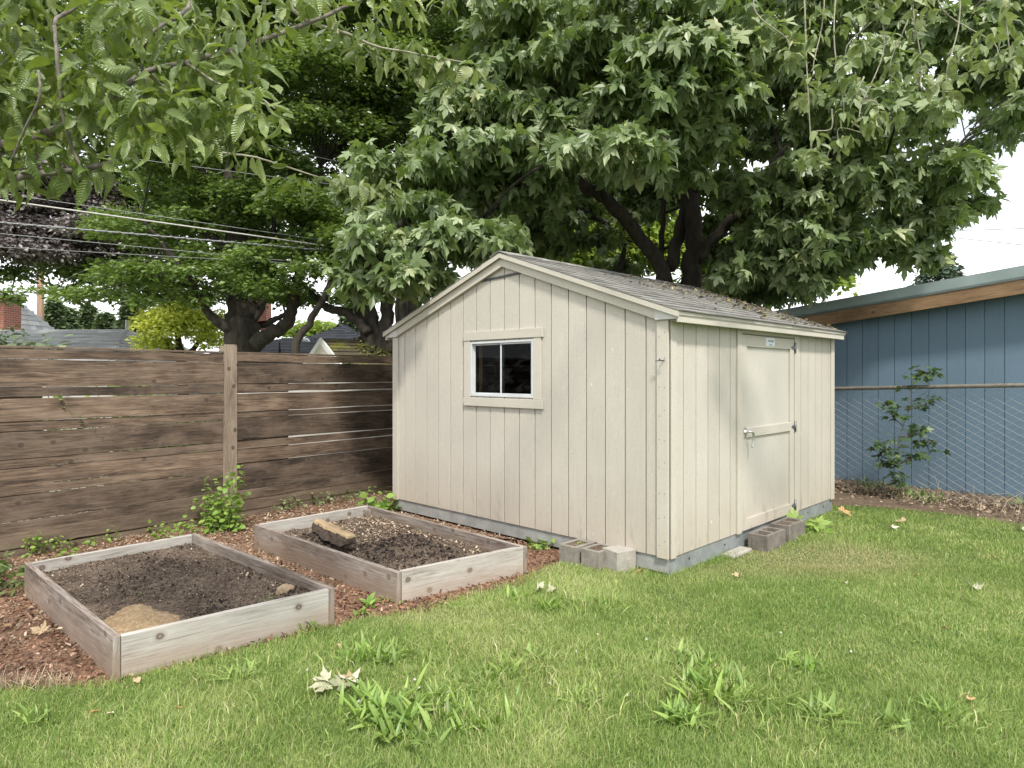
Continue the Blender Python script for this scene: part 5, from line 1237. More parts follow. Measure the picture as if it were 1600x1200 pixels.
# dark green tree further left, sky gaps low down
Z4 = 19
bo = poly_boughs(rg, [(-160, -90), (260, -90), (240, 250), (-160, 260)], 62, (17, 21), 62, 38, 90, depth=1.2) + poly_boughs(rg, [(60, 370), (150, 330), (220, 420), (250, 470), (160, 475), (60, 455)], 48, (17, 19), 40, 24, 40, depth=.8) + poly_boughs(rg, [(120, 230), (420, 230), (440, 440), (330, 470), (240, 462), (170, 440)], 50, (17.5, 20), 52, 36, 90, depth=1.2) + [B(20, 430, 17.5, 40, 26, 40), B(50, 395, 17.5, 30, 20, 20), B(15, 465, 17.5, 25, 14, 14)]
limbs = [limb([(-150, 585 + 88, Z4, .4), (-150, 500, Z4, .32), (-140, 400, Z4, .25), (-80, 250, Z4, .2), (20, 100, Z4, .12), (80, -40, Z4, .05)]), limb([(-140, 400, Z4, .15), (-20, 385, Z4 - 1, .09), (60, 400, Z4 - 1.4, .05), (180, 430, Z4 - 1.4, .03)])]
build_tree('tall_green_tree', 'tall green tree filling the sky behind the cherry leaves', 'tree', (W(-150, 585, Z4).x, Z4, 0), limbs, bo, T_RHOMB, 'beech_leaf', .17, 11, seed=10, twigs=2, petiole=1.2, droop=(-.1, .8), tilt=.9)
# trees far behind, closing the view
Z5 = 21
bo = poly_boughs(rg, [(280, -90), (1000, -90), (1000, 380), (880, 400), (700, 430), (480, 400), (330, 420), (280, 300)], 80, (19, 24), 80, 50, 120, depth=1.6)
limbs = [limb([(640, 585 + 80, Z5, .5), (640, 450, Z5, .4), (650, 300, Z5, .3), (640, 100, Z5, .15), (640, -60, Z5, .06)])]
build_tree('background_tree', 'large dark tree closing the view behind the many-stemmed tree', 'tree', (W(640, 585, Z5).x, Z5, 0), limbs, bo, T_RHOMB, 'beech_leaf', .24, 11, seed=12, twigs=1, petiole=1.2, droop=(-.1, .8), tilt=.9)
# golden tree
Z6 = 17.5
bo = [B(280, 515, Z6, 74, 46, 420, .9), B(262, 500, Z6 + .3, 46, 24, 70), B(310, 498, Z6, 40, 24, 60), B(242, 540, Z6, 34, 24, 60), B(330, 535, Z6, 26, 26, 50), B(285, 484, Z6 + .4, 30, 14, 30)]
limbs = [limb([(285, 585 + 96, Z6, .16), (285, 585, Z6, .12), (280, 540, Z6, .09), (275, 500, Z6, .04)]), limb([(284, 570, Z6, .08), (255, 530, Z6, .05), (245, 510, Z6, .02)]), limb([(284, 565, Z6, .08), (315, 530, Z6, .05), (325, 505, Z6, .02)])]
build_tree('golden_tree', 'bright yellow-green small-leaved tree left of the fence post', 'tree', (W(285, 585, Z6).x, Z6, 0), limbs, bo, T_RHOMB, 'golden_leaf', .12, 14, seed=13, twigs=4, petiole=1.0, droop=(-.2, .7), tilt=.9)
# lime foliage glimpsed behind the maple trunks
for (cx_, cy, rx_, ry_, Zb, n, nm, lab, sd) in ((490, 515, 40, 16, 34, 60, 'lime_tree', 'pale lime-green tree glimpsed over the dark roof', 31), (960, 385, 150, 75, 19, 900, 'lime_tree', 'sunlit lime-green tree glimpsed left of the maple trunk', 32),
                                        (1195, 420, 120, 70, 20, 800, 'lime_tree', 'sunlit lime-green tree glimpsed between the maple trunk and the blue roof', 33)):
    bo = [B(cx_, cy, Zb, rx_, ry_, n, .9), B(cx_ - rx_ * .5, cy + ry_ * .3, Zb, rx_ * .6, ry_ * .7, n // 2, .9), B(cx_ + rx_ * .5, cy + ry_ * .2, Zb, rx_ * .6, ry_ * .7, n // 2, .9)]
    gz = 585 + F * H / Zb
    limbs = [limb([(cx_, gz, Zb, .15), (cx_, (gz + cy) / 2, Zb, .12), (cx_ + 4, cy, Zb, .08)]), limb([(cx_, cy + ry_, Zb, .07), (cx_ - rx_ * .5, cy, Zb, .03)]), limb([(cx_, cy + ry_, Zb, .07), (cx_ + rx_ * .5, cy, Zb, .03)])]
    build_tree(nm, lab, 'tree', (W(cx_, 585, Zb).x, Zb, 0), limbs, bo, T_RHOMB, 'lime_leaf', .21 if Zb < 30 else .30, 14, seed=sd, twigs=4, petiole=1.0, droop=(-.2, .7), tilt=.9)
# conifers far away
def conifer(name, label, px, ytop, Zb, wpx, seed, m='far_leaf', group=None, base_y=None):
    rng = np.random.default_rng(seed); c = W(px, 585, Zb); hgt = W(px, ytop, Zb).z; rad = wpx * Zb / F
    root = empty(name, (c.x, Zb, 0), label, 'tree', group)
    V1, F1 = tubes([([(c.x, Zb, 0), (c.x, Zb, hgt * .6), (c.x, Zb, hgt)], [.25 * Zb / 40, .14 * Zb / 40, .02])], 8); npmesh('trunk', V1, F1, 'bark', root, smooth=True)
    n = 900; t = rng.random(n) ** .7; rr_ = rad * (1 - t) ** .8 + .05; az = rng.uniform(0, 6.283, n); q = rng.uniform(.25, 1, n) * (1 + .25 * np.sin(az * 3 + t * 30))
    P0 = np.stack([c.x + np.cos(az) * rr_ * q, Zb + np.sin(az) * rr_ * q, hgt * (.12 + .87 * t) - rr_ * q * .25], 1)
    Pk = np.repeat(P0, 9, 0); azk = np.repeat(az, 9) + rng.normal(0, .6, n * 9); D = np.stack([np.cos(azk), np.sin(azk), rng.normal(-.15, .25, n * 9)], 1)
    Pk = Pk + rng.normal(0, .012 * Zb / 2, Pk.shape) * .5; lv = place_leaves(T_RHOMB, Pk, D, np.tile([0, 0, 1.], (len(Pk), 1)) + rng.normal(0, .5, (len(Pk), 3)), rng.uniform(.6, 1.2, len(Pk)) * .0085 * Zb, rng.random(len(Pk)))
    npmesh('crown', lv[0], lv[1], m, root, rnd=lv[2])
conifer('distant_tree', 'rounded dark tree far behind the grey roofs, right of the utility pole', 105, 484, 45, 24, 1, group=None)
conifer('distant_conifer', 'grey-green conifer far away between the utility pole and the golden tree', 138, 480, 50, 20, 2)
conifer('distant_tree', 'slim hazy tree just right of the utility pole', 84, 470, 40, 18, 3)
conifer('distant_conifer', 'small dark conifer low above the grey roof ridge', 165, 492, 48, 24, 7)
conifer('distant_tree', 'dark green tree just left of the golden tree', 205, 462, 30, 34, 4)
conifer('spruce_tree', 'pale spruce top poking above the blue building roof', 1470, 392, 30, 130, 5, 'spruce_needle')
conifer('distant_conifer', 'conifer glimpsed far behind the many-stemmed tree', 560, 440, 42, 60, 6)
#@@CHERRY
# ---------------------------------------------------------------- cherry tree reaching in overhead (its trunk stands left of the camera)
rng = np.random.default_rng(77)
cher = empty('cherry_tree', (-3.5, 0.4, 0), 'cherry tree whose leafy branches hang into the top of the picture', 'tree')
def wp(px, py, Z, r): w = W(px, py, Z); return (w.x, w.y, w.z, r)
trunk = [[(-3.5, .4, 0, .17), (-3.45, .5, .9, .14), (-3.3, .7, 1.9, .12), (-3.0, 1.0, 2.8, .10), (-2.6, 1.3, 3.6, .08), (-1.6, 1.9, 4.3, .06), (-.2, 2.8, 4.6, .045), (1.2, 3.8, 4.6, .03), (2.6, 4.4, 4.5, .02), (3.9, 5.0, 4.4, .01)],
         [(-3.3, .7, 1.9, .09), (-3.0, 1.4, 2.15, .06), wp(-80, 260, 2.35, .022), wp(0, 228, 2.4, .018), wp(60, 212, 2.45, .017), wp(115, 190, 2.5, .015)],
         [wp(115, 190, 2.5, .014), wp(170, 155, 2.55, .012), wp(230, 112, 2.6, .011), wp(290, 98, 2.65, .010), wp(350, 82, 2.7, .011), wp(400, 66, 2.75, .010), wp(520, 20, 2.9, .008), wp(620, -30, 3.0, .006)],
         [(-3.0, 1.4, 2.15, .05), wp(-120, 320, 2.2, .020), wp(0, 284, 2.3, .014), wp(60, 272, 2.35, .012), wp(130, 264, 2.4, .011), wp(185, 252, 2.45, .008)],
         [wp(85, 40, 2.3, .006), wp(92, 120, 2.3, .0065), wp(100, 190, 2.35, .006), wp(112, 230, 2.38, .006), wp(128, 264, 2.4, .006)],
         [(-2.6, 1.3, 3.6, .05), wp(60, -60, 2.35, .012), wp(85, 40, 2.3, .006)],
         [wp(60, 110, 2.1, .004), wp(62, 150, 2.1, .004), wp(40, 200, 2.15, .004), wp(18, 250, 2.2, .003)],
         [wp(228, 66, 2.5, .006), wp(222, 100, 2.55, .006), wp(225, 130, 2.58, .005)],
         [(-2.6, 1.3, 3.6, .04), wp(250, -60, 2.7, .012), wp(228, 66, 2.5, .006)],
         [wp(230, 112, 2.6, .010), wp(290, 175, 3.0, .006), wp(330, 232, 3.2, .006), wp(400, 246, 3.3, .005), wp(470, 268, 3.4, .004), wp(560, 296, 3.5, .003), wp(610, 305, 3.5, .002)],
         [(-.2, 2.8, 4.6, .03), wp(450, -40, 3.2, .012), wp(560, 60, 3.3, .007), wp(640, 82, 3.35, .005), wp(740, 100, 3.4, .003)],
         [wp(290, 98, 2.65, .008), wp(340, 130, 2.6, .005), wp(400, 150, 2.6, .004), wp(430, 170, 2.6, .003)]]
# hanging twigs on the right
right_tw = []
ends = [(1255, 60, 1268, 245, 4.6), (1310, 50, 1318, 180, 4.5), (1350, 40, 1345, 190, 4.4), (1440, 55, 1390, 110, 4.4), (1420, 50, 1440, 110, 4.3), (1500, 60, 1478, 130, 4.3), (1290, 60, 1270, 120, 4.6), (1460, 60, 1560, 90, 4.3), (1200, 60, 1232, 85, 4.6),
        (1350, 120, 1372, 185, 4.4), (1300, 170, 1268, 232, 4.5), (1330, 190, 1310, 225, 4.5), (1440, 110, 1490, 170, 4.3), (1560, 60, 1580, 110, 4.3), (1400, 40, 1320, 90, 4.4)]
for (x0, y0, x1, y1, Z) in ends:
    yt = y0 if y0 > 100 else -60
    right_tw.append([wp(x0, yt, Z, .006), wp(x0 + rng.normal(0, 12), (yt + y1) / 2, Z, .0045), wp(x1 - (x1 - x0) * .1, y1 - 25, Z, .0035), wp(x1, y1, Z, .003)])
paths = []
for lb in trunk + right_tw:
    s = smooth_path(lb, 7); s[1:-1, :3] += rng.normal(0, .12, (len(s) - 2, 3)) * s[1:-1, 3:4]; paths.append((s[:, :3], s[:, 3]))
V1, F1 = tubes(paths[:9], 9, .06, rng); npmesh('trunk', V1, F1, 'cherry_bark', cher, smooth=True)
V1, F1 = tubes(paths[9:len(trunk)], 6); npmesh('twigs', V1, F1, 'twig_pale', cher, smooth=True)
for q_ in paths[len(trunk):]: npmesh('hanging_twig', *tubes([q_], 6), 'twig_pale', cher, smooth=True)
# leaf clusters
def in_poly_px(rng, poly, n, Zr):
    P = np.array(poly, float); x0, y0 = P.min(0); x1, y1 = P.max(0); out = []
    while len(out) < n:
        q = np.array([[rng.uniform(x0, x1), rng.uniform(y0, y1)]])
        if inside(P, q)[0]: out.append(tuple(W(q[0, 0], q[0, 1], rng.uniform(*Zr))))
    return np.array(out)
CL = [in_poly_px(rng, [(-120, -60), (420, -60), (400, 60), (300, 110), (200, 130), (60, 140), (-120, 150)], 125, (2.3, 3.0)),
      in_poly_px(rng, [(-60, 50), (180, 80), (400, 75), (405, 130), (370, 180), (240, 190), (150, 222), (60, 235), (-60, 250)], 104, (2.25, 2.9)),
      in_poly_px(rng, [(0, 200), (150, 230), (190, 262), (60, 262), (0, 275)], 9, (2.3, 2.5)),
      in_poly_px(rng, [(400, -60), (760, -60), (640, 20), (420, 40)], 30, (2.8, 3.4)),
      np.array([tuple(W(*q)) for q in ((200, 205, 2.2), (250, 190, 2.2), (280, 205, 2.3), (330, 160, 2.4), (370, 180, 2.5), (400, 205, 2.6), (350, 215, 2.6), (395, 235, 3.0), (465, 268, 3.3), (475, 272, 3.3), (430, 165, 2.7), (160, 262, 2.4), (15, 240, 2.4))])]
CL = np.concatenate(CL)
a_ = clump_leaves(rng, CL, rng.uniform(0, 6.28, len(CL)), 7, .104, (-.1, 1.3), .8, 1.0, tilt=.75)
leaf_obj('leaves', T_CHERRY, a_, 'cherry_leaf', cher, True)
CL2 = [W(x1 + rng.normal(0, 4), y1, Z) for (x0, y0, x1, y1, Z) in ends]
for (x0, y0, x1, y1, Z) in ends:
    for q in range(1): t = rng.uniform(.45, .85); CL2.append(W(x0 + (x1 - x0) * t + rng.normal(0, 9), y0 + (y1 - y0) * t, Z + rng.normal(0, .05)))
for q in range(10): CL2.append(W(rng.uniform(1440, 1640), rng.uniform(40, 130), rng.uniform(4, 4.8)))
for q in range(20): CL2.append(W(rng.uniform(1220, 1640), rng.uniform(-60, 60), rng.uniform(4, 4.8)))
for q in ((560, 75), (590, 85), (620, 95), (650, 90), (680, 95), (710, 105), (735, 108), (745, 112), (640, 70), (570, 60), (540, 40), (690, 110), (660, 115)): CL2.append(W(q[0], q[1], 3.4))
for q in ((540, 285), (560, 290), (585, 292), (610, 298), (620, 305), (600, 285)): CL2.append(W(q[0], q[1], 3.5))
CL2 = np.array([tuple(c) for c in CL2])
a_ = clump_leaves(rng, CL2, rng.uniform(0, 6.28, len(CL2)), 8, .105, (.05, .95), .25, 1.0, tilt=.35)
T_WIDE = [(t[0] * np.array([1.45, 1, 1]), t[1]) for t in T_CHERRY]
leaf_obj('leaves', T_WIDE, a_, 'cherry_leaf_pale', cher, True)
#@@PLANTS
# ---------------------------------------------------------------- grass
rng = np.random.default_rng(2024)
def lawn_points(n, Z0, Z1, wide=.86):
    y = rng.uniform(Z0, Z1, n); x = rng.uniform(-1, 1, n) * y * wide; Q = np.stack([x, y], 1)
    k = ~inside(MULCH, Q + np.stack([rng.normal(0, .045, n), rng.normal(0, .045, n)], 1)) & ~inside(SHEDP, Q) & ~inside(BACKP, Q) & ~inside(BED1P, Q) & ~inside(SOILP, Q + rng.normal(0, .06, (n, 2)))
    return Q[k]
def blades(Q, hmin, hmax, wd, segs=2):
    n = len(Q); x, y = Q[:, 0], Q[:, 1]
    patch = vnoise(x, y, 2.0, 31) * .5 + vnoise(x, y, 5.5, 32) * .35 + vnoise(x, y, 14, 33) * .3
    dc = G(1290, 873); dd = 1.25 * np.exp(-(((x - dc.x) / .66) ** 2 + ((y - dc.y) / .36) ** 2)); dc2 = G(1170, 895); dd += .25 * np.exp(-(((x - dc2.x) / .8) ** 2 + ((y - dc2.y) / .2) ** 2))
    e1 = G(620, 965); dd += .35 * np.exp(-(((x - e1.x) / .8) ** 2 + ((y - e1.y) / .14) ** 2))
    dd += .10 * np.clip(vnoise(x, y, 3.1, 44), 0, 1)
    h = rng.uniform(hmin, hmax, n) * (1 + .42 * patch) * (1 - .5 * np.clip(dd, 0, 1)); az = rng.uniform(0, 2 * np.pi, n); lean = np.abs(rng.normal(.42, .28, n)) + .05
    daz = vnoise(x, y, 3.0, 51) * 3; az = np.where(rng.random(n) < .22, daz + rng.normal(0, .5, n), az)
    fa = rng.uniform(0, np.pi, n); wv = np.stack([np.cos(fa), np.sin(fa), np.zeros(n)], 1) * (wd * rng.uniform(.6, 1.3, n))[:, None]
    dv = np.stack([np.cos(az), np.sin(az), np.zeros(n)], 1); P0 = np.stack([x, y, np.full(n, -.002)], 1); up = np.array([0, 0, 1.])
    P1 = P0 + dv * (h * lean * .3)[:, None] + up * (h * .55)[:, None]; P2 = P0 + dv * (h * lean * 1.1)[:, None] + up * (h * (1 - .25 * np.clip(lean, 0, 1)))[:, None]
    V = np.stack([P0 - wv, P0 + wv, P1 + wv * .8, P1 - wv * .8, P2], 1).reshape(-1, 3)
    b = np.arange(n) * 5; T = np.stack([np.stack([b, b + 1, b + 2], 1), np.stack([b, b + 2, b + 3], 1), np.stack([b + 3, b + 2, b + 4], 1)], 1).reshape(-1, 3)
    r = np.clip(.46 + .34 * patch + rng.normal(0, .24, n), 0, 1); d_ = np.clip(dd * rng.uniform(.7, 1.6, n) + (rng.random(n) < .045) * .8, 0, 1)
    return V, T, np.repeat(r, 3), np.repeat(d_, 3)
parts = [blades(lawn_points(230000, 1.9, 3.6), .022, .050, .0015), blades(lawn_points(250000, 3.5, 5.6), .022, .050, .0020), blades(lawn_points(210000, 5.5, 9.8, .80), .022, .048, .0030), blades(lawn_points(26000, 9.6, 16, .8), .03, .06, .006)]
def patchy(Q, thr, s_, sd): k = vnoise(Q[:, 0], Q[:, 1], s_, sd) + rng.normal(0, .15, len(Q)) > thr; return Q[k]
parts.append(blades(patchy(lawn_points(150000, 2.0, 9.0, .84), .45, 4.5, 71), .055, .095, .0017))
wc = np.array([[G(px, py).x, G(px, py).y] for px, py in ((378, 1062), (560, 1032), (610, 1035), (590, 1120), (640, 1135), (745, 1130), (745, 1070), (790, 1060), (835, 1040), (905, 1100), (1085, 1045), (1110, 1085), (1160, 1105), (1245, 1045), (1285, 1125), (1480, 1125), (925, 950), (690, 1100), (1060, 1130), (500, 1120), (980, 1120), (1200, 1130), (420, 1120))])
Qw = wc[rng.integers(len(wc), size=5200)] + rng.normal(0, .13, (5200, 2)); parts.append(blades(Qw, .05, .10, .0032))
VV, TT, RR, DD = [], [], [], []; o_ = 0
for V1, T1, r1, d1_ in parts: VV.append(V1); TT.append(T1 + o_); o_ += len(V1); RR.append(r1); DD.append(d1_)
g_o = npmesh('grass', np.concatenate(VV), np.concatenate(TT), 'grass_blade', rnd=np.concatenate(RR), extra={'dry': np.concatenate(DD)}, origin=Vector((1, 5, 0)))
tag(g_o, 'short yellow-green lawn grass with a dry patch by the shed door', kind='stuff')

# ---------------------------------------------------------------- weeds
def rosette(c, n, ln, m='weed_leaf', T=None, upr=(.5, 1.25), seed=0, wd=.10, name='lawn_weed', label='', cat='plant', group=None, spreadr=.03):
    rng = np.random.default_rng(seed); az = rng.uniform(0, 6.283, n); el = rng.uniform(*upr, n); T = T or oval_template(wd, .38, .03, 5)
    D = np.stack([np.cos(az) * np.cos(el), np.sin(az) * np.cos(el), np.sin(el)], 1); P = np.array(c)[None] + np.stack([rng.normal(0, spreadr, n), rng.normal(0, spreadr, n), np.zeros(n)], 1)
    N = np.array([0, 0, 1.])[None] - D * D[:, 2:3] + rng.normal(0, .15, (n, 3)); lv = place_leaves(T, P, D, N, rng.uniform(.55, 1.1, n) * ln, rng.random(n))
    return tag(npmesh(name, lv[0], lv[1], m, rnd=lv[2], smooth=True), label, cat, group)
WEEDS = [((378, 1062), 16, .12, 'tuft of broad weed leaves just right of the nearest bed front'), ((560, 1032), 14, .12, 'weed tuft right behind the crumpled pale leaf'), ((610, 1035), 14, .14, 'taller weed tuft right of the crumpled pale leaf'),
         ((590, 1120), 30, .16, 'big lush weed clump at the bottom edge below the crumpled leaf'), ((640, 1135), 28, .16, 'weed clump at the bottom edge, right of the biggest one'), ((745, 1130), 24, .13, 'low weed clump at the bottom edge left of centre'),
         ((745, 1070), 18, .10, 'flat leafy weed in the lawn left of centre'), ((790, 1060), 16, .11, 'weed beside the flat leafy one left of centre'), ((835, 1040), 15, .12, 'upright weed tuft in the middle of the lawn'),
         ((905, 1100), 12, .12, 'weed with pale upright leaves near the bottom centre'), ((1085, 1045), 20, .13, 'bright weed tuft right of the bottom centre'), ((1110, 1085), 26, .15, 'large bright weed clump right of the bottom centre'),
         ((1160, 1105), 26, .15, 'bright weed clump near the bottom edge, second of the large right ones'), ((1245, 1045), 16, .11, 'star-shaped weed alone on the right lawn'), ((1285, 1125), 14, .13, 'weed at the bottom edge below the star-shaped one'),
         ((1480, 1125), 12, .13, 'weed at the bottom right edge of the lawn'), ((1400, 1140), 10, .12, 'small weed left of the bottom right one'), ((855, 952), 14, .11, 'dark weed near the pale curled leaf by the mulch'),
         ((925, 950), 22, .10, 'dark green weed patch in the lawn below the concrete blocks'), ((808, 938), 8, .11, 'wispy dark weed at the corner of the mulch'), ((60, 1130), 12, .10, 'weed at the bottom left edge of the lawn'),
         ((1370, 845), 12, .09, 'dark weed spot in the far right lawn'), ((485, 988), 14, .09, 'weed at the right foot of the nearest bed'), ((1060, 1130), 16, .13, 'weed tuft at the bottom edge left of the large right clumps'), ((690, 1100), 14, .12, 'weed tuft between the bottom clumps and the flat leafy weed')]
for i, ((px, py), n, ln, lab) in enumerate(WEEDS):
    p = G(px, py); rosette((p.x, p.y, 0), int(n * 2.6), ln * 1.0, seed=100 + i, label=lab, cat='weed', group='weeds in the lawn', spreadr=.04 if n < 18 else .085, wd=[.065, .095, .08][i % 3], upr=(.45, 1.45), m=['weed_leaf', 'lawn_weed_leaf'][i % 2 == 0])
for i, ((px, py), n, ln, lab) in enumerate([((578, 948), 26, .085, 'bright lettuce-like weed in the mulch between the beds'), ((602, 942), 16, .06, 'smaller bright weed beside the bed corner in the mulch'), ((568, 962), 12, .06, 'low weed in front of the lettuce-like one'), ((628, 944), 10, .045, 'tiny weed at the front corner of the bed by the shed'), ((716, 950), 12, .05, 'tiny weed in the mulch below the bed by the shed'),
                                     ((430, 868), 8, .05, 'tiny weed in the chips between the beds')]):
    p = G(px, py); rosette((p.x, p.y, 0.01), n, ln, seed=200 + i, label=lab, cat='weed', group='weeds in the mulch', spreadr=.02, T=oval_template(.2, .2, .04, 5), upr=(.2, 1.0))
for i, (a, b, lab) in enumerate([(.42, .72, 'seedling at the back of the soil in the nearest bed'), (.33, .45, 'seedling in the middle of the soil in the nearest bed'), (.52, .46, 'green seedling right of centre in the nearest bed')]):
    q = bilinear(bed1, np.array([a]), np.array([b]))[0]; rosette((q[0], q[1], .14), 9, .05, seed=300 + i, label=lab, cat='seedling', group='seedlings in the nearest bed', T=T_HEART, upr=(.2, 1.0), spreadr=.012, m='weed_pale' if i == 0 else 'weed_leaf')

def leafy_plant(name, label, cat, stems, leafT, m, size, per, seed, stem_m='twig_green', group=None, droop=(-.3, .6), r=.003, shell=.2, start=.15, along=9):
    """stems: list of control point lists"""
    rng = np.random.default_rng(seed); root = empty(name, stems[0][0][:3], label, cat, group); paths = []; C = []; 
    for st in stems:
        s = smooth_path(st, 6); s[1:] += rng.normal(0, .004, (len(s) - 1, 3)); paths.append((s, np.linspace(r, r * .4, len(s))))
        for t in np.linspace(start, 1, along): C.append(s[int(t * (len(s) - 1))])
    V1, F1 = tubes(paths, 5); npmesh('stems', V1, F1, stem_m, root, smooth=True)
    C = np.array(C); a_ = clump_leaves(rng, C, rng.uniform(0, 6.28, len(C)), per, size, droop, .9, 1.0, tilt=.5); lv = place_leaves(leafT, *a_); npmesh('leaves', lv[0], lv[1], m, root, rnd=lv[2], smooth=True); return root
def near_fence(px, py, Z): return tuple(W(px, py, Z))
r5 = np.random.default_rng(9)
st = []
for i in range(20):
    x0 = r5.uniform(322, 372); Z = r5.uniform(6.75, 7.1); b_ = G(x0, 585 + F * H / Z); top = (x0 + r5.normal(-4, 14), r5.choice([770, 785, 800, 815, 740]) + r5.normal(0, 8))
    q = W(top[0], top[1], Z); st.append([(b_.x, b_.y, 0), ((b_.x + q.x) / 2 + r5.normal(0, .03), Z, q.z * .55), (q.x, Z - .03, q.z)])
leafy_plant('vine_weed', 'bushy bright green weed growing at the foot of the fence post', 'plant', st, T_HEART, 'weed_leaf', .062, 4, 51, along=8)
st = []
for (x0, yt) in ((250, 815), (275, 822), (290, 800), (310, 818), (236, 830), (265, 832), (105, 858), (108, 862)):
    Z = 6.35 if x0 > 200 else 5.9; q = W(x0, yt, Z); st.append([(q.x, Z + .02, 0), (q.x + .02, Z, q.z * .5), (q.x + r5.normal(0, .03), Z - .04, q.z)])
leafy_plant('fence_weed', 'scattered leafy weeds along the fence foot behind the nearest bed', 'plant', st, T_HEART, 'weed_leaf', .055, 3, 52, along=3, start=.7)
st = []
for i in range(13):
    x0 = r5.uniform(-60, 28); Z = r5.uniform(4.7, 5.3); q = W(x0, r5.uniform(845, 900), Z); b_ = Vector((q.x, Z, 0)); st.append([tuple(b_), (q.x + r5.normal(0, .05), Z, q.z * .6), (q.x + r5.normal(0, .06), Z - .05, max(q.z, .12))])
leafy_plant('ground_weed', 'round-leaved green weed by the left corner of the nearest bed', 'plant', st, T_HEART, 'weed_pale', .085, 3, 53, along=5)
st = []
for i in range(9):
    x0 = r5.uniform(582, 614); Z = r5.uniform(7.75, 7.95); q = W(x0, r5.uniform(762, 785), Z); st.append([(q.x, Z, 0), (q.x, Z, q.z * .5), (q.x + r5.normal(0, .04), Z - .05, q.z)])
leafy_plant('ivy_plant', 'green ivy-like plant squeezed between the fence and the shed corner', 'plant', st, T_HEART, 'weed_leaf', .10, 3, 54, along=4)
st = []
for (x0, yt) in ((836, 853), (850, 848), (842, 862), (858, 858)):
    Z = 6.2; q = W(x0, yt, Z); st.append([(q.x, Z, 0), (q.x, Z, q.z * .5), (q.x, Z - .05, max(q.z, .06))])
leafy_plant('maple_seedling', 'small lobed seedling at the gable foot behind the bed corner', 'seedling', st, T_LOBED, 'weed_leaf', .07, 4, 55, along=3)
st = []
for (x0, yt) in ((1248, 812), (1262, 806), (1256, 826), (1270, 822), (1240, 820)):
    Z = 6.9; q = W(x0, yt, Z); st.append([(q.x, Z, 0), (q.x, Z, q.z * .5), (q.x, Z - .05, max(q.z, .05))])
leafy_plant('maple_seedling', 'maple seedling with broad lobed leaves beside the door blocks', 'seedling', st, T_LOBED, 'weed_leaf', .125, 3, 56, along=3)
for i_, (a0_, a1_, lab_) in enumerate(((k_post - 3.4, k_post - 2.2, 'low weeds in the shade of the fence behind the left half of the nearest bed'), (k_post - 2.0, k_post - .5, 'low weeds at the fence foot between the nearest bed and the post'), (k_post + .4, k_post + 1.9, 'thin weeds at the fence foot behind the bed by the shed'))):
    st = []
    for q_ in range(16):
        a = r5.uniform(a0_, a1_); h_ = r5.uniform(.05, .20); p0_ = fpt(a, r5.uniform(.06, .16), 0); st.append([tuple(p0_), tuple(p0_ + Vector((r5.normal(0, .02), 0, h_ * .6))), tuple(p0_ + Vector((r5.normal(0, .04), -.03, h_)))])
    leafy_plant('fence_weed', lab_, 'plant', st, T_HEART, ['weed_pale', 'weed_leaf', 'weed_pale'][i_], .042, 3, 90 + i_, along=4, start=.3)
# sapling at the chain-link fence
Z = 8.55; pl = []
def sp(px, py, dz=0): return tuple(W(px, py, Z + dz))
leafy_plant('sapling', 'dark-leaved sapling growing through the chain-link fence by the blue wall', 'sapling',
            [[sp(1402, 772), sp(1405, 730), sp(1404, 690), sp(1420, 640), sp(1425, 600), sp(1440, 572)], [sp(1404, 700), sp(1440, 690), sp(1465, 695)], [sp(1404, 690), sp(1435, 672), sp(1440, 668)], [sp(1410, 665), sp(1392, 645), sp(1388, 628)], [sp(1404, 715), sp(1382, 700), sp(1375, 688)],
             [sp(1418, 640), sp(1445, 630), sp(1462, 618)], [sp(1404, 725), sp(1430, 712), sp(1440, 708)], [sp(1405, 730), sp(1385, 722), sp(1378, 720)], [sp(1425, 600), sp(1445, 585), sp(1462, 580)], [sp(1402, 765), sp(1398, 750), sp(1405, 742)]],
            T_LOBED, 'sapling_leaf', .090, 4, 57, stem_m='stem_brown', r=.006, along=8, start=.25)
leafy_plant('fence_creeper', 'thin pale creeper tendril hanging through the left fence boards', 'plant', [[tuple(fpt(k_post - 1.62, .04, 1.44)), tuple(fpt(k_post - 1.55, .06, 1.28)), tuple(fpt(k_post - 1.40, .06, 1.14)), tuple(fpt(k_post - 1.28, .05, 1.0))]], T_HEART, 'weed_pale', .035, 2, 58, along=6)
# shrub with berries showing over the fence, far left
st = []
for (x0, y0, x1, y1) in ((-20, 560, 22, 508), (0, 560, 40, 520), (30, 560, 62, 530), (-10, 565, 5, 515), (40, 565, 80, 528), (60, 570, 84, 545), (10, 570, 20, 540), (-30, 560, -20, 500)):
    q0, q1 = W(x0, y0, 7.4), W(x1, y1, 7.2); st.append([(q0.x, 7.6, 0.02), tuple(q0), tuple((q0 + q1) / 2 + Vector((0, 0, .02))), tuple(q1)])
leafy_plant('leafy_shrub', 'grey-green shrub with budded tips peeking over the left fence top', 'shrub', st, oval_template(.2, .15, .04, 5), 'far_leaf', .11, 4, 59, stem_m='twig_green', r=.006, along=6, start=.55)
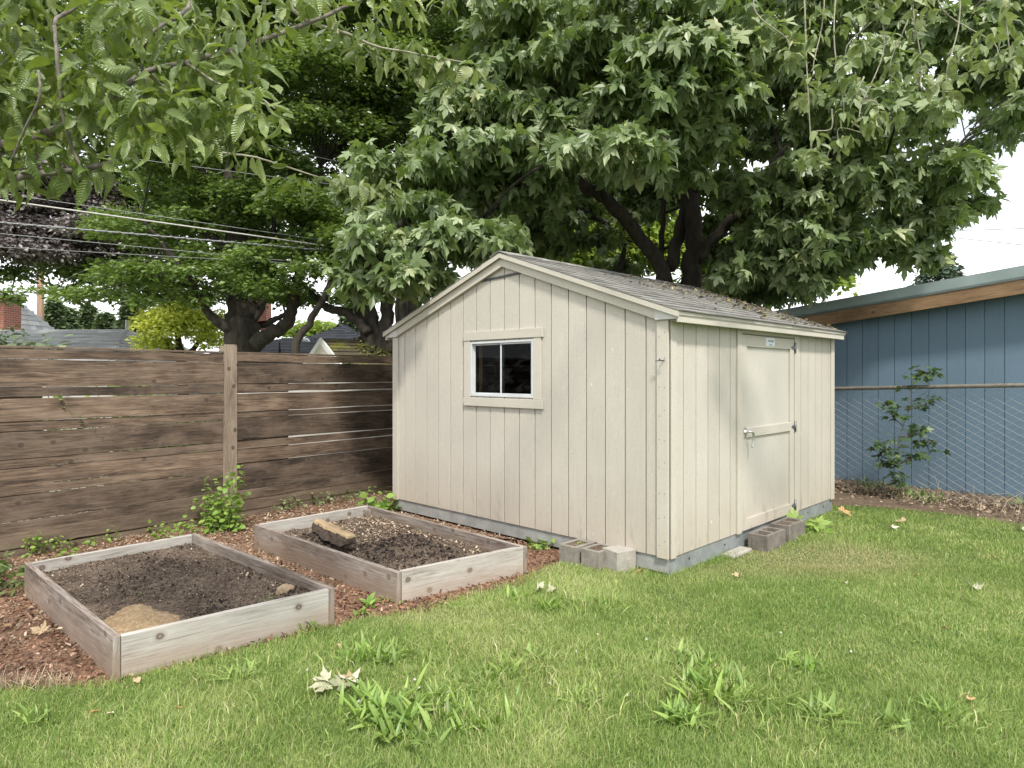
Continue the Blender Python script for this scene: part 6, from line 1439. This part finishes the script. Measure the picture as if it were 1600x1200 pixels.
# dry stalks and brush along the chain-link fence
rng = np.random.default_rng(61); paths = []; n = 260
for i in range(n):
    a = rng.uniform(-1.0, cl_ + 1.2); o = rng.uniform(-.25, .45); hgt = rng.choice([.10, .16, .25, .38], p=[.4, .35, .2, .05]); b_ = CP(a, 0, o); d = rng.normal(0, .55, 2)
    paths.append(([tuple(b_), (b_.x + d[0] * hgt * .4, b_.y + d[1] * hgt * .4, hgt * .6), (b_.x + d[0] * hgt * 1.1, b_.y + d[1] * hgt * 1.1, hgt * rng.uniform(.6, 1))], [.003, .0025, .0012]))
V1, F1 = tubes(paths, 4); nf = len(F1); tag(npmesh('dry_stalks', V1, F1, 'dry_stalk', rnd=np.random.default_rng(1).random(nf)), 'dry straw stalks along the foot of the chain-link fence', kind='stuff')
def strip_pts(rng, n):
    a = rng.uniform(-2.2, cl_ + 1.6, n); o = rng.normal(.0, .33, n); P = np.array([tuple(CP(q, 0, w)) for q, w in zip(a, o)]); k = ~inside(SHEDP, P[:, :2]) & inside(SOILP, P[:, :2]); P = P[k]; P[:, 2] = .01 + rng.random(len(P)) * .035; return P
scatter_chips('leaf_litter', 'dry leaf litter on the soil strip under the chain-link fence', strip_pts, 6500, (.015, .055), 'tan_chip', 62, T_CHIP, .6)
def strip_pts2(rng, n):
    P = strip_pts(rng, n); k = vnoise(P[:, 0], P[:, 1], 4, 8) > .25; return P[k]
rng = np.random.default_rng(63); P = strip_pts2(rng, 2600); n = len(P); D = rng.normal(0, .5, (n, 3)) + np.array([0, 0, .9])
lv = place_leaves(T_STRAP, P, D, rng.normal(size=(n, 3)), rng.uniform(.05, .13, n), rng.random(n)); tag(npmesh('rough_grass', lv[0], lv[1], 'weed_pale', rnd=lv[2]), 'rough grass tufts under the chain-link fence', kind='stuff')
# longer grass along shed foot and bed foot
def edge_grass(name, label, pts, n, hmax, seed, m='weed_leaf'):
    rng = np.random.default_rng(seed); P = []
    for i in range(n):
        k = rng.integers(len(pts) - 1); t = rng.random(); a, b = np.array(pts[k]), np.array(pts[k + 1]); p = a + (b - a) * t; P.append((p[0] + rng.normal(0, .025), p[1] + rng.normal(0, .025), 0))
    P = np.array(P); D = rng.normal(0, .4, (n, 3)) + np.array([0, 0, 1.1]); lv = place_leaves(oval_template(.022, .3, .0, 4), P, D, rng.normal(size=(n, 3)), rng.uniform(.35, 1, n) * hmax, rng.random(n))
    return tag(npmesh(name, lv[0], lv[1], m, rnd=lv[2]), label, kind='stuff')
e = [tuple(S(.28, -.16, 0))[:2], tuple(S(-.05, -.06, 0))[:2], tuple(S(-.06, .6, 0))[:2], tuple(S(-.08, .95, 0))[:2]]
edge_grass('edge_grass', 'longer grass along the foot of the shed corner', e, 420, .09, 71)
e = [tuple(S(-.3, 1.2, 0))[:2], tuple(S(-.34, 1.9, 0))[:2], tuple(S(-.1, 2.7, 0))[:2], tuple(S(-.08, 3.6, 0))[:2]]
edge_grass('edge_grass', 'grass along the shed foot beyond the door', e, 260, .07, 72)
e = [tuple(G(160, 1074))[:2], tuple(G(300, 1050))[:2], tuple(G(440, 1010))[:2], tuple(G(522, 985))[:2], tuple(G(640, 962))[:2], tuple(G(800, 918))[:2], tuple(G(850, 895))[:2], tuple(G(900, 880))[:2]]
edge_grass('edge_grass', 'wispy grass fringe where the lawn meets the bark mulch', e, 900, .075, 73)
e = [tuple(G(405, 996))[:2], tuple(G(425, 990))[:2]]; edge_grass('edge_grass', 'tall thin grass wisps against the front board of the nearest bed', e, 30, .26, 74, 'weed_pale')
e = [tuple(G(-60, 1075))[:2], tuple(G(100, 1076))[:2]]; edge_grass('edge_grass', 'straw-coloured grass at the left edge of the mulch', e, 340, .10, 75, 'dry_stalk')

st = []; r6 = np.random.default_rng(12)
for i in range(46):
    a = r6.uniform(k_post - 4.6, k_post + .1); o = -r6.uniform(.35, .7); h_ = r6.uniform(.9, 1.68); st.append([tuple(fpt(a, o, 0)), tuple(fpt(a + r6.normal(0, .1), o, h_ * .5)), tuple(fpt(a + r6.normal(0, .15), o, h_))])
leafy_plant('hedge', 'green hedge glimpsed through the gaps of the left fence panel', 'hedge', st, T_HEART, 'weed_leaf', .085, 5, 81, stem_m='stem_brown', r=.008, along=22, start=.05)
# ---------------------------------------------------------------- fallen leaves
def crumpled(px, py, size, m, T, seed, label, curl=.6, n=1, name='fallen_leaf'):
    rng = np.random.default_rng(seed); p = G(px, py); Tv, Tf = T; VV, FF, RR = [], [], []; off = 0
    for i in range(n):
        # subdivide by inserting midpoints: bend template around a random axis
        V = Tv.copy(); th = rng.uniform(0, 3.14); ax_ = V[:, 0] * math.cos(th) + (V[:, 1] - .45) * math.sin(th); V[:, 2] += curl * rng.uniform(.5, 1.2) * ax_ ** 2 * 1.6 + rng.normal(0, .035, len(V))
        az = rng.uniform(0, 6.28); D = np.array([[math.cos(az), math.sin(az), rng.uniform(-.1, .35)]]); N = np.array([[rng.normal(0, .35), rng.normal(0, .35), 1]])
        size_ = size * (.82 if n == 1 else .68); P = np.array([[p.x + rng.normal(0, size * .4 * (n > 1)), p.y + rng.normal(0, size * .35 * (n > 1)), .035 + .012 * i]])
        lv = place_leaves((V, Tf), P, D, N, np.array([size_ * rng.uniform(.8, 1.1)]), np.array([rng.random()])); v = lv[0]; v[:, 2] += max(0, .02 - v[:, 2].min()); VV.append(v); FF.append(lv[1] + off); off += len(v); RR.append(lv[2])
    return tag(npmesh(name, np.concatenate(VV), np.concatenate(FF), m, rnd=np.concatenate(RR), smooth=False), label, 'leaf', 'fallen leaves on the lawn')
def fine(T):     # one midpoint subdivision so leaves can curl
    V, Fc = T; V = [tuple(v) for v in V]; cache = {}; out = []
    def mid(a, b):
        k = (min(a, b), max(a, b))
        if k not in cache: cache[k] = len(V); V.append(tuple((np.array(V[a]) + np.array(V[b])) / 2))
        return cache[k]
    for a, b, c in Fc: ab, bc, ca = mid(a, b), mid(b, c), mid(c, a); out += [(a, ab, ca), (ab, b, bc), (ca, bc, c), (ab, bc, ca)]
    return np.array(V), np.array(out)
FM = fine(T_MAPLE); FO = fine(T_OVAL)
crumpled(524, 1078, .15, 'dry_green_leaf', FM, 1, 'large crumpled pale maple leaf on the lawn, low left of centre', .6, 4)
crumpled(545, 1072, .10, 'dry_leaf', FM, 2, 'smaller tan leaf leaning on the crumpled pale maple leaf', .9, 2)
crumpled(527, 1016, .07, 'dry_leaf', FO, 3, 'pale folded leaf standing above the crumpled maple leaf', 1.2)
crumpled(218, 1078, .11, 'dry_leaf', FO, 4, 'long pale curled leaf in the grass in front of the nearest bed')
crumpled(141, 1128, .07, 'orange_leaf', FO, 5, 'orange-brown leaf at the bottom left edge, left one')
crumpled(178, 1126, .07, 'dry_leaf', FO, 6, 'tan leaf at the bottom left edge, right one')
crumpled(285, 1118, .05, 'orange_leaf', FO, 7, 'small orange leaf near the bottom edge below the nearest bed')
crumpled(838, 930, .12, 'dry_green_leaf', FM, 8, 'silvery curled leaf on the lawn beside the mulch edge', 1.0, 2)
crumpled(1316, 808, .16, 'orange_leaf', FM, 9, 'large orange-tan maple leaf beyond the door seedling', .3)
crumpled(1412, 819, .13, 'dry_leaf', FM, 10, 'tan leaf on the far lawn left of the green curled one', .5)
crumpled(1391, 829, .12, 'dry_green_leaf', FM, 11, 'green-grey crumpled leaf on the far lawn', .8)
crumpled(1518, 927, .12, 'dry_green_leaf', FM, 12, 'grey-green folded leaf alone on the right lawn', 1.2)
crumpled(1589, 830, .13, 'dry_green_leaf', FM, 13, 'grey-green leaf at the right edge of the far lawn', .9)
crumpled(1553, 875, .09, 'dry_leaf', FO, 14, 'tan leaf on the right lawn above the folded grey-green leaf')
crumpled(1427, 905, .07, 'orange_leaf', FO, 15, 'orange leaf in the middle of the right lawn')
crumpled(1473, 990, .06, 'dry_leaf', FM, 16, 'small pale leaf on the right lawn below the folded one', .6)
crumpled(1153, 906, .07, 'dry_leaf', FM, 17, 'tan leaf on the lawn in front of the shed door side', .6)
crumpled(1202, 890, .07, 'dry_green_leaf', FO, 18, 'white-grey curled leaf in the lawn near the dry patch', 1.2)
crumpled(1318, 919, .07, 'dry_green_leaf', FO, 19, 'thin pale leaf lying right of the dry patch', 1.2)
crumpled(1005, 898, .10, 'orange_leaf', FM, 20, 'orange-brown leaf beside the pale concrete block', .5)
crumpled(935, 1002, .05, 'dry_leaf', FO, 21, 'small cream leaf in the centre of the lawn')
crumpled(805, 985, .05, 'dry_leaf', FO, 22, 'small cream leaf left of the lawn centre')
crumpled(1520, 1105, .05, 'orange_leaf', FM, 23, 'small rust leaf near the bottom right corner')
crumpled(1390, 769, .13, 'orange_leaf', FM, 24, 'orange leaf on the soil strip at the sapling foot', .6)
crumpled(1338, 795, .09, 'dry_green_leaf', FM, 25, 'dark green leaf lying beyond the orange maple leaf', .8)
crumpled(70, 1000, .12, 'dry_leaf', FM, 26, 'pale torn leaf on the mulch left of the nearest bed', .5, 2)
crumpled(5, 985, .09, 'dry_leaf', FO, 27, 'tan leaf on the mulch at the left picture edge', .5)
for i in range(12):
    p = G([648, 655, 480, 560, 700, 1010, 1080, 980, 1330, 1220, 860, 900][i], [1075, 1088, 1060, 1110, 1095, 1010, 1060, 1100, 1030, 1000, 1080, 1030][i]); r = np.random.default_rng(400 + i); n = 26; d = r.normal(size=(n, 3)); d /= np.linalg.norm(d, axis=1)[:, None]
    lv = place_leaves(T_RHOMB, np.tile([p.x, p.y, .045], (n, 1)), d, r.normal(size=(n, 3)), np.full(n, .008), r.random(n)); tag(npmesh('clover_flower', lv[0], lv[1], 'clover_flower', rnd=lv[2]), 'tiny white clover flower in the grass', 'flower', 'clover flowers in the lawn')
# litter and moss inside concrete blocks
rosette(tuple(S(.80, -.16, .152)), 14, .035, seed=500, label='moss tuft in the leftmost gable block', cat='moss', T=T_HEART, name='moss_tuft', upr=(.1, .8))
rosette(tuple(S(.585, -.13, .145)), 10, .04, seed=501, label='grassy tuft in the middle gable block', cat='moss', name='grass_tuft', m='weed_pale', upr=(.3, 1.2))
crumpled(1182, 842, .08, 'weed_leaf', FM, 502, 'yellow-green leaf fallen into the block below the door', .4)
